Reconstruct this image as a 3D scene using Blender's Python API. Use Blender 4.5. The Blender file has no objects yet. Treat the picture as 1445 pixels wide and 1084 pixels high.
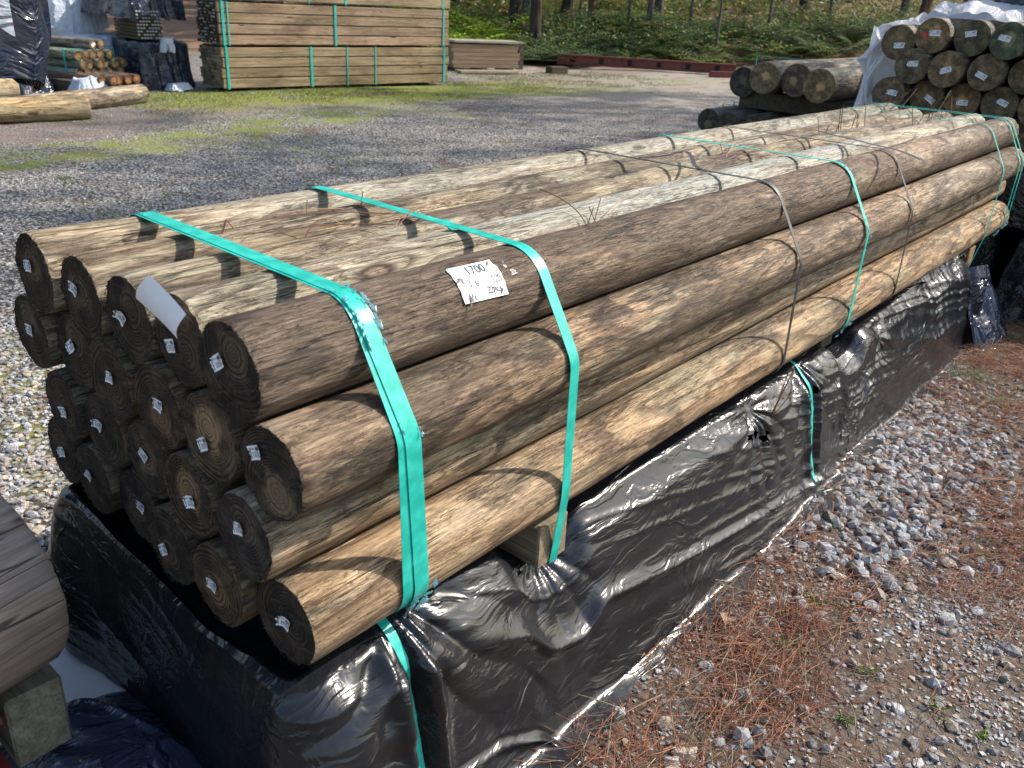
import bpy, math, random
import numpy as np
from mathutils import Vector, Matrix
R = math.radians
random.seed(7)
rng = np.random.default_rng(11)
S = bpy.context.scene
COL = S.collection

# ------------------------------------------------------------------ camera
cam_d = bpy.data.cameras.new('camera'); cam = bpy.data.objects.new('camera', cam_d); COL.objects.link(cam)
S.camera = cam
YAW, PIT, ROL = 0.68671, -0.42929, 0.05683
fw = Vector((math.cos(YAW)*math.cos(PIT), math.sin(YAW)*math.cos(PIT), math.sin(PIT)))
rt = fw.cross(Vector((0, 0, 1))).normalized(); up = rt.cross(fw)
r2 = rt*math.cos(ROL) + up*math.sin(ROL); u2 = -rt*math.sin(ROL) + up*math.cos(ROL)
M3 = Matrix((r2, u2, -fw)).transposed()
cam.matrix_world = Matrix.Translation((-0.47819, -0.75094, 0.74249)) @ M3.to_4x4()
cam_d.sensor_width = 36; cam_d.lens = 36*1196.54/1445
cam_d.clip_start = 0.02; cam_d.clip_end = 900
cam_d.dof.use_dof = True; cam_d.dof.focus_distance = 1.7; cam_d.dof.aperture_fstop = 9

# ------------------------------------------------------------------ light
SUN_EL = 40; SUN_DIR = Vector((0.87, -0.49, 0)).normalized()      # horizontal direction towards the sun
W = bpy.data.worlds.new('World'); S.world = W; W.use_nodes = True
nt = W.node_tree; nt.nodes.clear()
sky = nt.nodes.new('ShaderNodeTexSky'); sky.sky_type = 'NISHITA'; sky.sun_disc = False
sky.sun_elevation = R(SUN_EL); sky.sun_rotation = math.atan2(SUN_DIR.x, SUN_DIR.y)
sky.air_density = 1.2; sky.dust_density = 2.0
bg = nt.nodes.new('ShaderNodeBackground'); bg.inputs[1].default_value = 0.15
wo = nt.nodes.new('ShaderNodeOutputWorld')
nt.links.new(sky.outputs[0], bg.inputs[0]); nt.links.new(bg.outputs[0], wo.inputs[0])
sd = bpy.data.lights.new('sun', 'SUN'); sd.energy = 4.5; sd.angle = R(0.7); sd.color = (1, .925, .82)
sun = bpy.data.objects.new('sun', sd); COL.objects.link(sun)
tosun = Vector((SUN_DIR.x*math.cos(R(SUN_EL)), SUN_DIR.y*math.cos(R(SUN_EL)), math.sin(R(SUN_EL))))
sun.rotation_euler = tosun.to_track_quat('Z', 'Y').to_euler()
S.view_settings.view_transform = 'Standard'; S.view_settings.look = 'None'
S.view_settings.gamma = 1; S.view_settings.use_curve_mapping = False
S.view_settings.exposure = 0.78

# ------------------------------------------------------------------ noise in numpy
def _h(i, j, k, s):
    n = (i*73856093) ^ (j*19349663) ^ (k*83492791) ^ (s*2654435761)
    n = (n ^ (n >> 13))*1274126177 & 0xffffffff
    n = (n ^ (n >> 16))*2246822519 & 0xffffffff
    return ((n ^ (n >> 15)) & 0xffffff)/float(0xffffff)
def noise(P, s=0):
    P = np.asarray(P, float); F = np.floor(P); f = P-F; f = f*f*(3-2*f); I = F.astype(np.int64)
    o = 0
    for a in (0, 1):
        for b in (0, 1):
            for c in (0, 1):
                w = (f[..., 0] if a else 1-f[..., 0])*(f[..., 1] if b else 1-f[..., 1])*(f[..., 2] if c else 1-f[..., 2])
                o = o+w*_h(I[..., 0]+a, I[..., 1]+b, I[..., 2]+c, s)
    return o*2-1
def fbm(P, s=0, o=4):
    P = np.asarray(P, float); a, t = 1, 0
    for i in range(o): t = t+a*noise(P*2**i, s+i); a *= .5
    return t
def V3(a, b, c=0.): return np.stack(np.broadcast_arrays(a, b, c), -1).astype(float)
def sstep(a, b, x): t = np.clip((x-a)/(b-a), 0, 1); return t*t*(3-2*t)

# ------------------------------------------------------------------ objects and meshes
LABELS = set()
def tag(o, label=None, cat=None, group=None, kind=None):
    if label: o['label'] = label
    if cat: o['category'] = cat
    if group: o['group'] = group
    if kind: o['kind'] = kind
    return o
def empty(name, loc=(0, 0, 0), rz=0):
    o = bpy.data.objects.new(name, None); COL.objects.link(o); o.location = loc; o.rotation_euler = (0, 0, rz)
    o.empty_display_size = .1
    return o
def link(name, me, mat=None, parent=None, loc=None, rot=None, color=None):
    o = bpy.data.objects.new(name, me); COL.objects.link(o)
    if mat is not None and not len(me.materials): me.materials.append(mat)
    if parent is not None: o.parent = parent
    if loc is not None: o.location = loc
    if rot is not None: o.rotation_euler = rot
    if color is not None: o.color = color
    return o
def mesh(name, V, F, smooth=True, mats=None, fm=None, vcol=None):
    V = np.asarray(V, np.float32).reshape(-1, 3)
    me = bpy.data.meshes.new(name)
    if isinstance(F, np.ndarray):
        k = F.shape[1]; n = F.shape[0]
        me.vertices.add(len(V)); me.vertices.foreach_set('co', V.ravel())
        me.loops.add(n*k); me.loops.foreach_set('vertex_index', F.astype(np.int32).ravel())
        me.polygons.add(n); me.polygons.foreach_set('loop_start', (np.arange(n)*k).astype(np.int32))
        try: me.polygons.foreach_set('loop_total', np.full(n, k, np.int32))
        except Exception: pass
        me.update(calc_edges=True); me.validate()
    else:
        me.from_pydata([tuple(map(float, v)) for v in V], [], F); me.update()
    me.polygons.foreach_set('use_smooth', [smooth]*len(me.polygons))
    if mats:
        for m in mats: me.materials.append(m)
    if fm is not None: me.polygons.foreach_set('material_index', np.asarray(fm, np.int32))
    if vcol is not None:
        a = me.attributes.new('tint', 'FLOAT_COLOR', 'POINT')
        c = np.ones((len(V), 4), np.float32); c[:, :vcol.shape[1]] = vcol
        a.data.foreach_set('color', c.ravel())
    return me
def grid_faces(nu, nv, wrap=False):
    i = np.arange(nu-1)[:, None]; n2 = nv if wrap else nv-1; j = np.arange(n2)[None, :]; jn = (j+1) % nv
    return np.stack(np.broadcast_arrays(i*nv+j, (i+1)*nv+j, (i+1)*nv+jn, i*nv+jn), -1).reshape(-1, 4)
class MB:
    def __init__(s): s.v = []; s.f = []
    def add(s, V, F):
        b = len(s.v); s.v += [tuple(map(float, v)) for v in V]; s.f += [tuple(int(i)+b for i in f) for f in F]; return s
    def box(s, ctr, d, rz=0, bev=0.0, jit=0, rot=None):
        x, y, z = (k/2 for k in d)
        m = rot or Matrix.Rotation(rz, 3, 'Z')
        if bev:
            V = []
            for sx in (-1, 1):
                for sy in (-1, 1):
                    for sz in (-1, 1):
                        V += [(sx*(x-bev), sy*y*1., sz*(z-bev)), (sx*x, sy*(y-bev), sz*(z-bev)), (sx*(x-bev), sy*(y-bev), sz*z)]
            idx = lambda a, b, c, k: ((a*2+b)*2+c)*3+k
            F = []
            for b in (0, 1): F.append([idx(0, b, 0, 0), idx(1, b, 0, 0), idx(1, b, 1, 0), idx(0, b, 1, 0)][::1 if b == 0 else -1])
            for a in (0, 1): F.append([idx(a, 0, 0, 1), idx(a, 1, 0, 1), idx(a, 1, 1, 1), idx(a, 0, 1, 1)][::-1 if a == 0 else 1])
            for c in (0, 1): F.append([idx(0, 0, c, 2), idx(1, 0, c, 2), idx(1, 1, c, 2), idx(0, 1, c, 2)][::-1 if c == 0 else 1])
            for a in (0, 1):
                for b in (0, 1): F.append([idx(a, b, 0, 0), idx(a, b, 0, 1), idx(a, b, 1, 1), idx(a, b, 1, 0)])
            for a in (0, 1):
                for c in (0, 1): F.append([idx(a, 0, c, 1), idx(a, 0, c, 2), idx(a, 1, c, 2), idx(a, 1, c, 1)])
            for b in (0, 1):
                for c in (0, 1): F.append([idx(0, b, c, 0), idx(0, b, c, 2), idx(1, b, c, 2), idx(1, b, c, 0)])
            for a in (0, 1):
                for b in (0, 1):
                    for c in (0, 1): F.append([idx(a, b, c, 0), idx(a, b, c, 1), idx(a, b, c, 2)])
        else:
            V = [(a*x, b*y, c2*z) for a in (-1, 1) for b in (-1, 1) for c2 in (-1, 1)]
            F = [(0, 1, 3, 2), (4, 6, 7, 5), (0, 4, 5, 1), (2, 3, 7, 6), (0, 2, 6, 4), (1, 5, 7, 3)]
        V = [m @ Vector(v)+Vector(ctr)+Vector([random.uniform(-jit, jit) for _ in range(3)]) for v in V]
        return s.add(V, F)
    def tube(s, pts, r, n=6):
        pts = [Vector(p) for p in pts]; rs = r if hasattr(r, '__len__') else [r]*len(pts); V = []
        for i, p in enumerate(pts):
            d = (pts[min(i+1, len(pts)-1)]-pts[max(i-1, 0)]).normalized()
            a = d.orthogonal().normalized() if i == 0 else (a-d*a.dot(d)).normalized()
            b = d.cross(a)
            V += [p+(a*math.cos(t)+b*math.sin(t))*rs[i] for t in [2*math.pi*k/n for k in range(n)]]
        F = [(i*n+k, i*n+(k+1) % n, (i+1)*n+(k+1) % n, (i+1)*n+k) for i in range(len(pts)-1) for k in range(n)]
        F += [tuple(range(n))[::-1], tuple((len(pts)-1)*n+k for k in range(n))]
        return s.add(V, F)
    def build(s, name, mat, parent=None, smooth=False, **k):
        me = mesh(name, s.v, s.f, smooth); o = link(name, me, mat, parent, **k)
        if smooth:
            try: me.set_sharp_from_angle(angle=R(40))
            except Exception: pass
        return o

# ------------------------------------------------------------------ node helper
class N:
    def __init__(s, name):
        s.m = bpy.data.materials.new(name); s.m.use_nodes = True; s.t = s.m.node_tree; s.t.nodes.clear()
        s.out = s.n('OutputMaterial'); s.b = s.n('BsdfPrincipled'); s.L(s.b.outputs[0], s.out.inputs[0])
    def n(s, t, **k):
        x = s.t.nodes.new('ShaderNode'+t)
        for a, v in k.items(): setattr(x, a, v)
        return x
    def L(s, a, b): s.t.links.new(a, b)
    def put(s, sock, v):
        if isinstance(v, bpy.types.NodeSocket): s.L(v, sock)
        elif isinstance(v, (tuple, list)) and len(v) == 3 and sock.type == 'RGBA': sock.default_value = (*v, 1)
        else: sock.default_value = v
    def math(s, op, a, b=0, c=0, clamp=False):
        x = s.n('Math', operation=op, use_clamp=clamp)
        s.put(x.inputs[0], a); s.put(x.inputs[1], b)
        if len(x.inputs) > 2: s.put(x.inputs[2], c)
        return x.outputs[0]
    def vm(s, op, a, b=(0, 0, 0), sc=None):
        x = s.n('VectorMath', operation=op); s.put(x.inputs[0], a)
        if op != 'SCALE': s.put(x.inputs[1], b)
        if sc is not None: s.put(x.inputs['Scale'], sc)
        return x.outputs['Value'] if op in ('LENGTH', 'DOT_PRODUCT', 'DISTANCE') else x.outputs[0]
    def noise(s, vec, scale=1, det=4, rough=.55, dist=0, color=False):
        x = s.n('TexNoise'); s.L(vec, x.inputs['Vector']); x.inputs['Scale'].default_value = scale
        x.inputs['Detail'].default_value = det; x.inputs['Roughness'].default_value = rough; x.inputs['Distortion'].default_value = dist
        return x.outputs['Color' if color else 'Fac']
    def vor(s, vec, scale=1, feat='F1', out='Distance', rnd=1):
        x = s.n('TexVoronoi', feature=feat); s.L(vec, x.inputs['Vector']); x.inputs['Scale'].default_value = scale
        x.inputs['Randomness'].default_value = rnd
        return x.outputs[out]
    def ramp(s, f, a, b, lo=0., hi=1., smooth=True):
        x = s.n('MapRange'); x.interpolation_type = 'SMOOTHSTEP' if smooth else 'LINEAR'
        s.put(x.inputs[0], f)
        for i, v in zip((1, 2, 3, 4), (a, b, lo, hi)): s.put(x.inputs[i], v)
        return x.outputs[0]
    def mix(s, f, a, b, mode='MIX'):
        x = s.n('Mix', data_type='RGBA', blend_type=mode); x.clamp_factor = True
        s.put(x.inputs[0], f); s.put(x.inputs[6], a); s.put(x.inputs[7], b)
        return x.outputs[2]
    def sep(s, v):
        x = s.n('SeparateXYZ'); s.L(v, x.inputs[0]); return x.outputs
    def comb(s, a, b, c):
        x = s.n('CombineXYZ'); s.put(x.inputs[0], a); s.put(x.inputs[1], b); s.put(x.inputs[2], c); return x.outputs[0]
    def bump(s, h, dist=.002, st=1., prev=None):
        x = s.n('Bump'); x.inputs['Distance'].default_value = dist; x.inputs['Strength'].default_value = st
        s.L(h, x.inputs['Height'])
        if prev is not None: s.L(prev, x.inputs['Normal'])
        return x.outputs[0]
    def fin(s, col=None, rough=.8, bump=None, spec=None, **k):
        if col is not None: s.put(s.b.inputs['Base Color'], col)
        s.put(s.b.inputs['Roughness'], rough)
        if bump is not None: s.L(bump, s.b.inputs['Normal'])
        if spec is not None: s.b.inputs['Specular IOR Level'].default_value = spec
        for a, v in k.items(): s.put(s.b.inputs[a.replace('_', ' ')], v)
        return s.m
    def obj(s): return s.n('TexCoord').outputs['Object']
    def pos(s): return s.n('NewGeometry').outputs['Position']
    def info(s): return s.n('ObjectInfo').outputs

# ---- wood of the round poles: obj.color rgb = tint of the clean wood, alpha = how stained it is
def wood_material(name):
    m = N(name); o = m.obj(); inf = m.info(); rnd = inf['Random']; tint = inf['Color']; dk = inf['Alpha']
    off = m.comb(m.math('MULTIPLY', rnd, 37.), m.math('MULTIPLY', rnd, 11.3), m.math('MULTIPLY', rnd, 5.7))
    x, y, z = m.sep(o)
    def co(sx, syz):
        v = m.comb(m.math('MULTIPLY', x, sx), m.math('MULTIPLY', y, syz), m.math('MULTIPLY', z, syz))
        return m.vm('ADD', v, off)
    # knots
    kv = co(3.1, 9.5); kn0 = m.vor(kv, 1, 'F1', 'Distance'); kn = m.math('ADD', kn0, m.math('ADD', m.math('MULTIPLY', m.sep(m.vor(kv, 1, 'F1', 'Color'))[0], .20), m.math('MULTIPLY', m.noise(co(20, 60), 1, 2), .06)))
    knot = m.ramp(kn, .17, .05); halo = m.ramp(kn, .42, .10)
    # growth rings met by the peeled surface
    r = m.math('SQRT', m.math('ADD', m.math('MULTIPLY', y, y), m.math('MULTIPLY', z, z)))
    low = m.noise(co(.8, 7.5), 1, 2, .45)
    med = m.noise(co(5, 30), 1, 3, .5)
    ring = m.math('ADD', m.math('MULTIPLY', r, 170), m.math('MULTIPLY', low, 11))
    ring = m.math('ADD', ring, m.math('MULTIPLY', halo, 1.6))
    ring = m.math('ADD', ring, m.math('MULTIPLY', med, .55))
    saw = m.math('FRACT', ring)
    line = m.ramp(saw, .45, .97); line2 = m.ramp(saw, 1., .93)
    line = m.math('MULTIPLY', line, line2)
    # streaky fibre
    fib = m.noise(co(30, 430), 1, 5, .75); fib2 = m.noise(co(8, 80), 1, 6, .78, .6); fib3 = m.noise(co(22, 235), 1, 5, .75, .4)
    # staining in ragged patches, short streaks eating into their edges
    st = m.noise(co(2.3, 8.5), 1, 7, .66, 1.0); st2 = m.noise(co(17, 150), 1, 6, .8, .5)
    stv = m.math('ADD', m.math('MULTIPLY', st, .80), m.math('MULTIPLY', st2, .34))
    th = m.math('SUBTRACT', .705, m.math('MULTIPLY', dk, .25))
    th = m.math('ADD', th, m.math('MULTIPLY', m.math('SUBTRACT', m.noise(co(.9, 4.5), 1, 3, .5), .5), m.math('MULTIPLY', m.ramp(dk, .1, .6), .42)))
    stain = m.ramp(m.math('SUBTRACT', stv, th), -.035, .075)
    blk = m.ramp(m.noise(co(3.4, 13), 1, 7, .7, .8), .545, .62)
    g = m.ramp(m.noise(co(2.6, 11), 1, 5, .65, .5), .50, .64)
    warm = m.noise(co(1.1, 5), 1, 3, .6)
    ck = m.noise(co(3.5, 150), 1, 3, .5); ck = m.math('ABSOLUTE', m.math('SUBTRACT', ck, .5))
    crk = m.math('MULTIPLY', m.ramp(ck, .017, .004), m.ramp(m.noise(co(3., 20), 1, 3), .46, .60))
    l2 = m.noise(co(26, 330), 1, 3, .6); l2 = m.math('ABSOLUTE', m.math('SUBTRACT', l2, .5)); hair = m.math('MULTIPLY', m.ramp(l2, .022, .006), m.ramp(m.noise(co(6, 40), 1, 3), .44, .58))
    saws = m.noise(co(60, 5), 1, 2, .5)
    pv = m.sep(m.vor(co(7, 30), 1, 'F1', 'Color'))[0]
    tw = m.mix(m.ramp(warm, .35, .65), m.mix(1., tint, (.90, .98, 1.08), 'MULTIPLY'), m.mix(1., tint, (1.06, .97, .87), 'MULTIPLY'))
    base = m.mix(m.math('ADD', m.math('MULTIPLY', m.ramp(fib2, .36, .64), .5), m.math('MULTIPLY', m.ramp(fib3, .38, .62), .5)),
                 m.mix(1., tw, (.46, .42, .39), 'MULTIPLY'), m.mix(1., tw, (1.38, 1.38, 1.38), 'MULTIPLY'))
    base = m.mix(m.math('MULTIPLY', m.ramp(pv, .6, .9), .22), base, m.mix(1., tint, (.4, .36, .33), 'MULTIPLY'))
    base = m.mix(m.math('MULTIPLY', g, .50), base, m.mix(fib3, (.19, .19, .12), (.38, .38, .27)))
    base = m.mix(m.math('MULTIPLY', line, m.ramp(m.noise(co(1.3, 7), 1, 2), .40, .54, .18, .80)), base, m.mix(1., tint, (.22, .16, .12), 'MULTIPLY'))
    ct = m.noise(co(1.5, 7.5), 1, 3, .5, .3); cts = m.math('SINE', m.math('MULTIPLY', ct, 75))
    swirl = m.math('MULTIPLY', m.ramp(cts, .55, .98), m.math('MULTIPLY', m.ramp(m.noise(co(1.7, 9), 1, 3), .46, .60), m.ramp(dk, .0, .6, .35, 1.)))
    dark = m.mix(m.ramp(fib3, .35, .65), (.030, .019, .013), (.120, .080, .052))
    base = m.mix(m.math('MULTIPLY', stain, m.ramp(fib, .2, .75, .96, .62)), base, dark)
    base = m.mix(m.math('MULTIPLY', m.math('MULTIPLY', blk, m.ramp(dk, .05, .5)), m.ramp(fib3, .3, .7, .92, .5)), base, (.022, .016, .013))
    base = m.mix(m.math('MULTIPLY', swirl, m.ramp(fib3, .3, .7, .85, .4)), base, (.028, .020, .016))
    base = m.mix(m.math('MULTIPLY', m.ramp(fib, .50, .36), .45), base, (.035, .025, .018))
    base = m.mix(m.math('MULTIPLY', m.ramp(fib, .58, .70), .28), base, m.mix(1., tint, (1.6, 1.5, 1.4), 'MULTIPLY'))
    base = m.mix(m.math('MULTIPLY', m.ramp(kn, .21, .13), m.ramp(kn, .09, .14)), base, (.03, .018, .012))
    base = m.mix(m.math('MULTIPLY', knot, .7), base, (.19, .095, .045))
    base = m.mix(m.math('MULTIPLY', m.math('MAXIMUM', crk, m.math('MULTIPLY', hair, .7)), .92), base, (.012, .009, .007))
    base = m.mix(m.math('MULTIPLY', m.ramp(saws, .62, .75), .15), base, (.05, .035, .02))
    h = m.math('ADD', m.math('MULTIPLY', fib, .5), m.math('MULTIPLY', fib3, .8))
    h = m.math('ADD', h, m.math('MULTIPLY', fib2, .5))
    h = m.math('SUBTRACT', h, m.math('MULTIPLY', m.math('MAXIMUM', crk, hair), 1.6))
    h = m.math('ADD', h, m.math('MULTIPLY', halo, .9))
    h = m.math('SUBTRACT', h, m.math('MULTIPLY', m.ramp(kn, .07, .0), 1.2))
    h = m.math('SUBTRACT', h, m.math('MULTIPLY', line, .3))
    return m.fin(base, m.ramp(fib, .2, .8, .62, .82), m.bump(h, .0030, .9), .3)
def end_material(name, dark=(.024, .017, .012), mid=(.088, .064, .045), heart=(.24, .165, .10)):
    m = N(name); o = m.obj(); inf = m.info(); rnd = inf['Random']; dk = inf['Alpha']
    x, y, z = m.sep(o)
    cy = m.math('MULTIPLY', m.math('SUBTRACT', rnd, .5), .040); cz = m.math('MULTIPLY', m.math('SUBTRACT', m.math('FRACT', m.math('MULTIPLY', rnd, 7.3)), .5), .044)
    v = m.comb(m.math('MULTIPLY', rnd, 9.), m.math('ADD', y, cy), m.math('ADD', z, cz))
    yy = m.math('ADD', y, cy); zz = m.math('ADD', z, cz)
    r = m.math('SQRT', m.math('ADD', m.math('MULTIPLY', yy, yy), m.math('MULTIPLY', zz, zz)))
    wob = m.noise(v, 11, 1, .4); f = m.noise(v, 260, 4, .7); blot = m.noise(v, 26, 5, .65)
    rr = m.math('ADD', m.math('MULTIPLY', r, 190), m.math('MULTIPLY', wob, 2.6))
    rr = m.math('ADD', rr, m.math('MULTIPLY', m.math('SINE', m.math('MULTIPLY', r, 160)), .55))
    ring = m.math('MULTIPLY', m.ramp(m.math('SINE', m.math('MULTIPLY', rr, 6.283)), -.4, .9), m.ramp(m.noise(v, 30, 3, .6), .35, .6, .35, 1.))
    ang = m.math('ARCTAN2', yy, zz); rcv = m.noise(m.comb(m.math('MULTIPLY', rnd, 77.), m.math('MULTIPLY', ang, 3.), m.math('MULTIPLY', r, 9.)), 1, 3, .5)
    rck = m.math('MULTIPLY', m.ramp(m.math('ABSOLUTE', m.math('SUBTRACT', rcv, .5)), .010, .003), m.ramp(r, .006, .014))
    hr = m.ramp(m.math('ADD', r, m.math('MULTIPLY', m.math('SUBTRACT', blot, .5), .05)), .036, .020)
    hr = m.math('MULTIPLY', hr, dk)
    sw = m.noise(m.comb(m.math('MULTIPLY', rnd, 9.), m.math('MULTIPLY', y, 8.), m.math('MULTIPLY', z, 200.)), 1, 3, .6)
    c = m.mix(ring, mid, dark)
    c = m.mix(m.ramp(blot, .35, .62), c, m.mix(1., c, (.42, .42, .46), 'MULTIPLY'))
    c = m.mix(m.math('MULTIPLY', hr, .8), c, m.mix(ring, heart, mid))
    c = m.mix(m.math('MULTIPLY', m.ramp(sw, .55, .72), .25), c, (.13, .11, .09))
    c = m.mix(m.math('MULTIPLY', m.ramp(f, .68, .80), .5), c, (.17, .12, .07))
    c = m.mix(m.math('MULTIPLY', rck, .8), c, (.010, .008, .006))
    c = m.mix(1., c, inf['Color'], 'MULTIPLY')
    h = m.math('ADD', m.math('MULTIPLY', ring, -.45), m.math('ADD', m.math('MULTIPLY', f, 1.6), m.math('MULTIPLY', sw, .7)))
    return m.fin(c, .9, m.bump(h, .0018, 1.), .2)
def strap_material(name, c, rough=.28, trans=.0):
    m = N(name); o = m.obj(); n = m.noise(o, 40, 4); n2 = m.noise(o, 900, 2)
    c2 = m.mix(m.ramp(n, .35, .75), c, tuple(min(1, k*1.35+.015) for k in c))
    return m.fin(c2, m.ramp(n, .3, .7, rough, rough+.18), m.bump(n2, .0003, .4), .5)
def plastic_material(name, c=(.008, .009, .012), rough=.2, fold=1., dust=.5, fine=1.0, c2=(.05, .045, .04), thin=0.):
    m = N(name); o = m.obj()
    w = m.noise(o, 3.2, 3, .5, 0, True)
    ow = m.vm('ADD', o, m.vm('SCALE', m.vm('SUBTRACT', w, (.5, .5, .5)), sc=.16))
    sx = m.vm('MULTIPLY', ow, (2.2, 9, 9))
    a = m.noise(sx, 1.4, 4, .55, .8)
    a = m.math('ABSOLUTE', m.math('SUBTRACT', a, .5)); a = m.ramp(a, .0, .10, 1., 0.)
    b = m.vor(ow, 26*fine, 'DISTANCE_TO_EDGE'); b = m.ramp(b, 0, .22, 1., 0.)
    bm = m.ramp(m.noise(o, 5, 3), .50, .68)
    n = m.noise(ow, 11, 5, .6, 1.2); n2 = m.noise(ow, 45*fine, 3, .5, .5)
    h = m.math('ADD', m.math('MULTIPLY', a, .8), m.math('MULTIPLY', n, .7))
    h = m.math('ADD', h, m.math('MULTIPLY', m.math('MULTIPLY', b, bm), .32)); h = m.math('ADD', h, m.math('MULTIPLY', n2, .22))
    d = m.noise(o, 700, 2, .5); d2 = m.noise(o, 6, 5, .65)
    dd = m.math('MULTIPLY', m.ramp(d, .66, .74), m.ramp(d2, .4, .62))
    film = m.math('MULTIPLY', m.ramp(m.noise(o, 9, 6, .7, .5), .42, .75), dust)
    col = m.mix(m.math('MULTIPLY', film, .5), c, c2)
    col = m.mix(m.math('MULTIPLY', dd, dust), col, (.35, .33, .29))
    bmp = m.bump(h, .010*fold, .75)
    m.fin(col, m.math('ADD', m.ramp(film, 0, 1, rough, rough+.28), m.math('MULTIPLY', dd, .3)), bmp, .55)
    if thin:
        tr = m.n('BsdfTranslucent'); m.L(col, tr.inputs[0]); m.L(bmp, tr.inputs[1]); ms = m.n('MixShader'); ms.inputs[0].default_value = thin
        m.L(m.b.outputs[0], ms.inputs[1]); m.L(tr.outputs[0], ms.inputs[2]); m.L(ms.outputs[0], m.out.inputs[0])
    return m.m
def sawn_material(name, c=(.42, .345, .245), g=(.20, .165, .12)):
    m = N(name); o = m.obj(); inf = m.info(); rnd = inf['Random']
    off = m.comb(m.math('MULTIPLY', rnd, 31.), m.math('MULTIPLY', rnd, 17.), m.math('MULTIPLY', rnd, 7.))
    a = m.vm('ADD', m.vm('MULTIPLY', o, (1.2, 40, 40)), off)
    n = m.noise(a, 1, 5, .65, .4); n2 = m.noise(m.vm('ADD', o, off), 1.6, 4, .6)
    kn = m.vor(m.vm('ADD', m.vm('MULTIPLY', o, (1.6, 9, 9)), off), 1)
    rr = m.noise(m.vm('ADD', m.vm('MULTIPLY', o, (.8, 9, 9)), off), 1, 2); rl = m.ramp(m.math('SINE', m.math('MULTIPLY', rr, 70)), .3, 1.)
    col = m.mix(m.ramp(n, .3, .7), g, c); col = m.mix(m.ramp(n2, .35, .7), col, m.mix(1., col, (.72, .68, .62), 'MULTIPLY'))
    col = m.mix(m.math('MULTIPLY', rl, .25), col, (.12, .08, .04))
    col = m.mix(m.ramp(kn, .10, .05), col, (.07, .04, .02))
    cn = m.noise(m.vm('ADD', m.vm('MULTIPLY', o, (1.1, 24, 24)), off), 1, 3, .5); cn = m.math('ABSOLUTE', m.math('SUBTRACT', cn, .5))
    cm = m.math('MULTIPLY', m.ramp(cn, .012, .003), m.math('MULTIPLY', m.ramp(m.noise(m.vm('ADD', o, off), 4, 3), .42, .56), m.ramp(m.math('ABSOLUTE', m.sep(m.n('TexCoord').outputs['Normal'])[0]), .8, .5)))
    fn = m.noise(m.vm('ADD', m.vm('MULTIPLY', o, (9, 220, 220)), off), 1, 4, .7)
    col = m.mix(m.math('MULTIPLY', m.ramp(fn, .56, .36), .45), col, m.mix(1., col, (.35, .32, .3), 'MULTIPLY'))
    col = m.mix(m.math('MULTIPLY', cm, .8), col, (.02, .016, .013))
    col = m.mix(1., col, inf['Color'], 'MULTIPLY')
    return m.fin(col, .8, m.bump(m.math('SUBTRACT', m.math('ADD', n, m.math('MULTIPLY', fn, .5)), cm), .0025, .8), .25)

wood = wood_material('pole_wood'); endm = end_material('sawn_end_grain')
endb = end_material('weathered_end_grain', (.10, .088, .066), (.23, .19, .135), (.46, .33, .20))
teal = strap_material('teal_strap', (.008, .33, .27)); blackstrap = strap_material('black_strap', (.02, .02, .023), .3)
fray = strap_material('frayed_strap', (.42, .72, .80), .5)
blackp = plastic_material('black_plastic', rough=.24, fold=.20, dust=.28)
bluep = plastic_material('blue_black_plastic', (.010, .015, .032), .16, .5, .12, .6)
heapp = plastic_material('black_film_sky_sheen', (.045, .06, .10), .12, 1.3, .2, .45)  # black film, its base colour lifted to blue to paint in sky reflections
dullp = plastic_material('dull_black_plastic', (.007, .008, .012), .27, .5, .1)  # black film, a little rougher and less dusty than the main sheet
whitep = plastic_material('pale_plastic', (.60, .66, .75), .33, 1.3, .3, .7, (.45, .45, .45), .35)
whitec = plastic_material('white_cloth_wrap', (.84, .84, .85), .5, .6, .2, .5, (.66, .64, .62), .45)
clearp = plastic_material('milky_plastic', (.58, .60, .62), .22, 1.3, .3, .7, (.40, .40, .40), .4)
sawn = sawn_material('sawn_timber'); sawng = sawn_material('grey_sawn_timber', (.30, .275, .225), (.17, .155, .125))
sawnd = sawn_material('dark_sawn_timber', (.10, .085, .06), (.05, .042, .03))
m = N('rusty_red_steel'); o = m.obj(); n = m.noise(o, 12, 6, .7)
redst = m.fin(m.mix(m.ramp(n, .4, .65), (.15, .022, .018), (.075, .035, .022)), m.ramp(n, .3, .7, .45, .8), m.bump(n, .002))
m = N('white_paper'); n = m.noise(m.obj(), 60, 3); paper = m.fin(m.mix(n, (.74, .76, .80), (.84, .85, .88)), .55, m.bump(m.noise(m.obj(), 25, 2), .0015, .5))
m = N('black_ink'); ink = m.fin((.012, .012, .016), .6)
m = N('brown_ink'); inkb = m.fin((.05, .022, .012), .6)
m = N('chalk'); chalk = m.fin((.62, .64, .66), .8)
m = N('red_tag'); redtag = m.fin((.55, .02, .04), .5)
m = N('dark_void'); voidm = m.fin((.012, .011, .010), .95)  # near-black paint standing in for shade inside packs and beam holes

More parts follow.
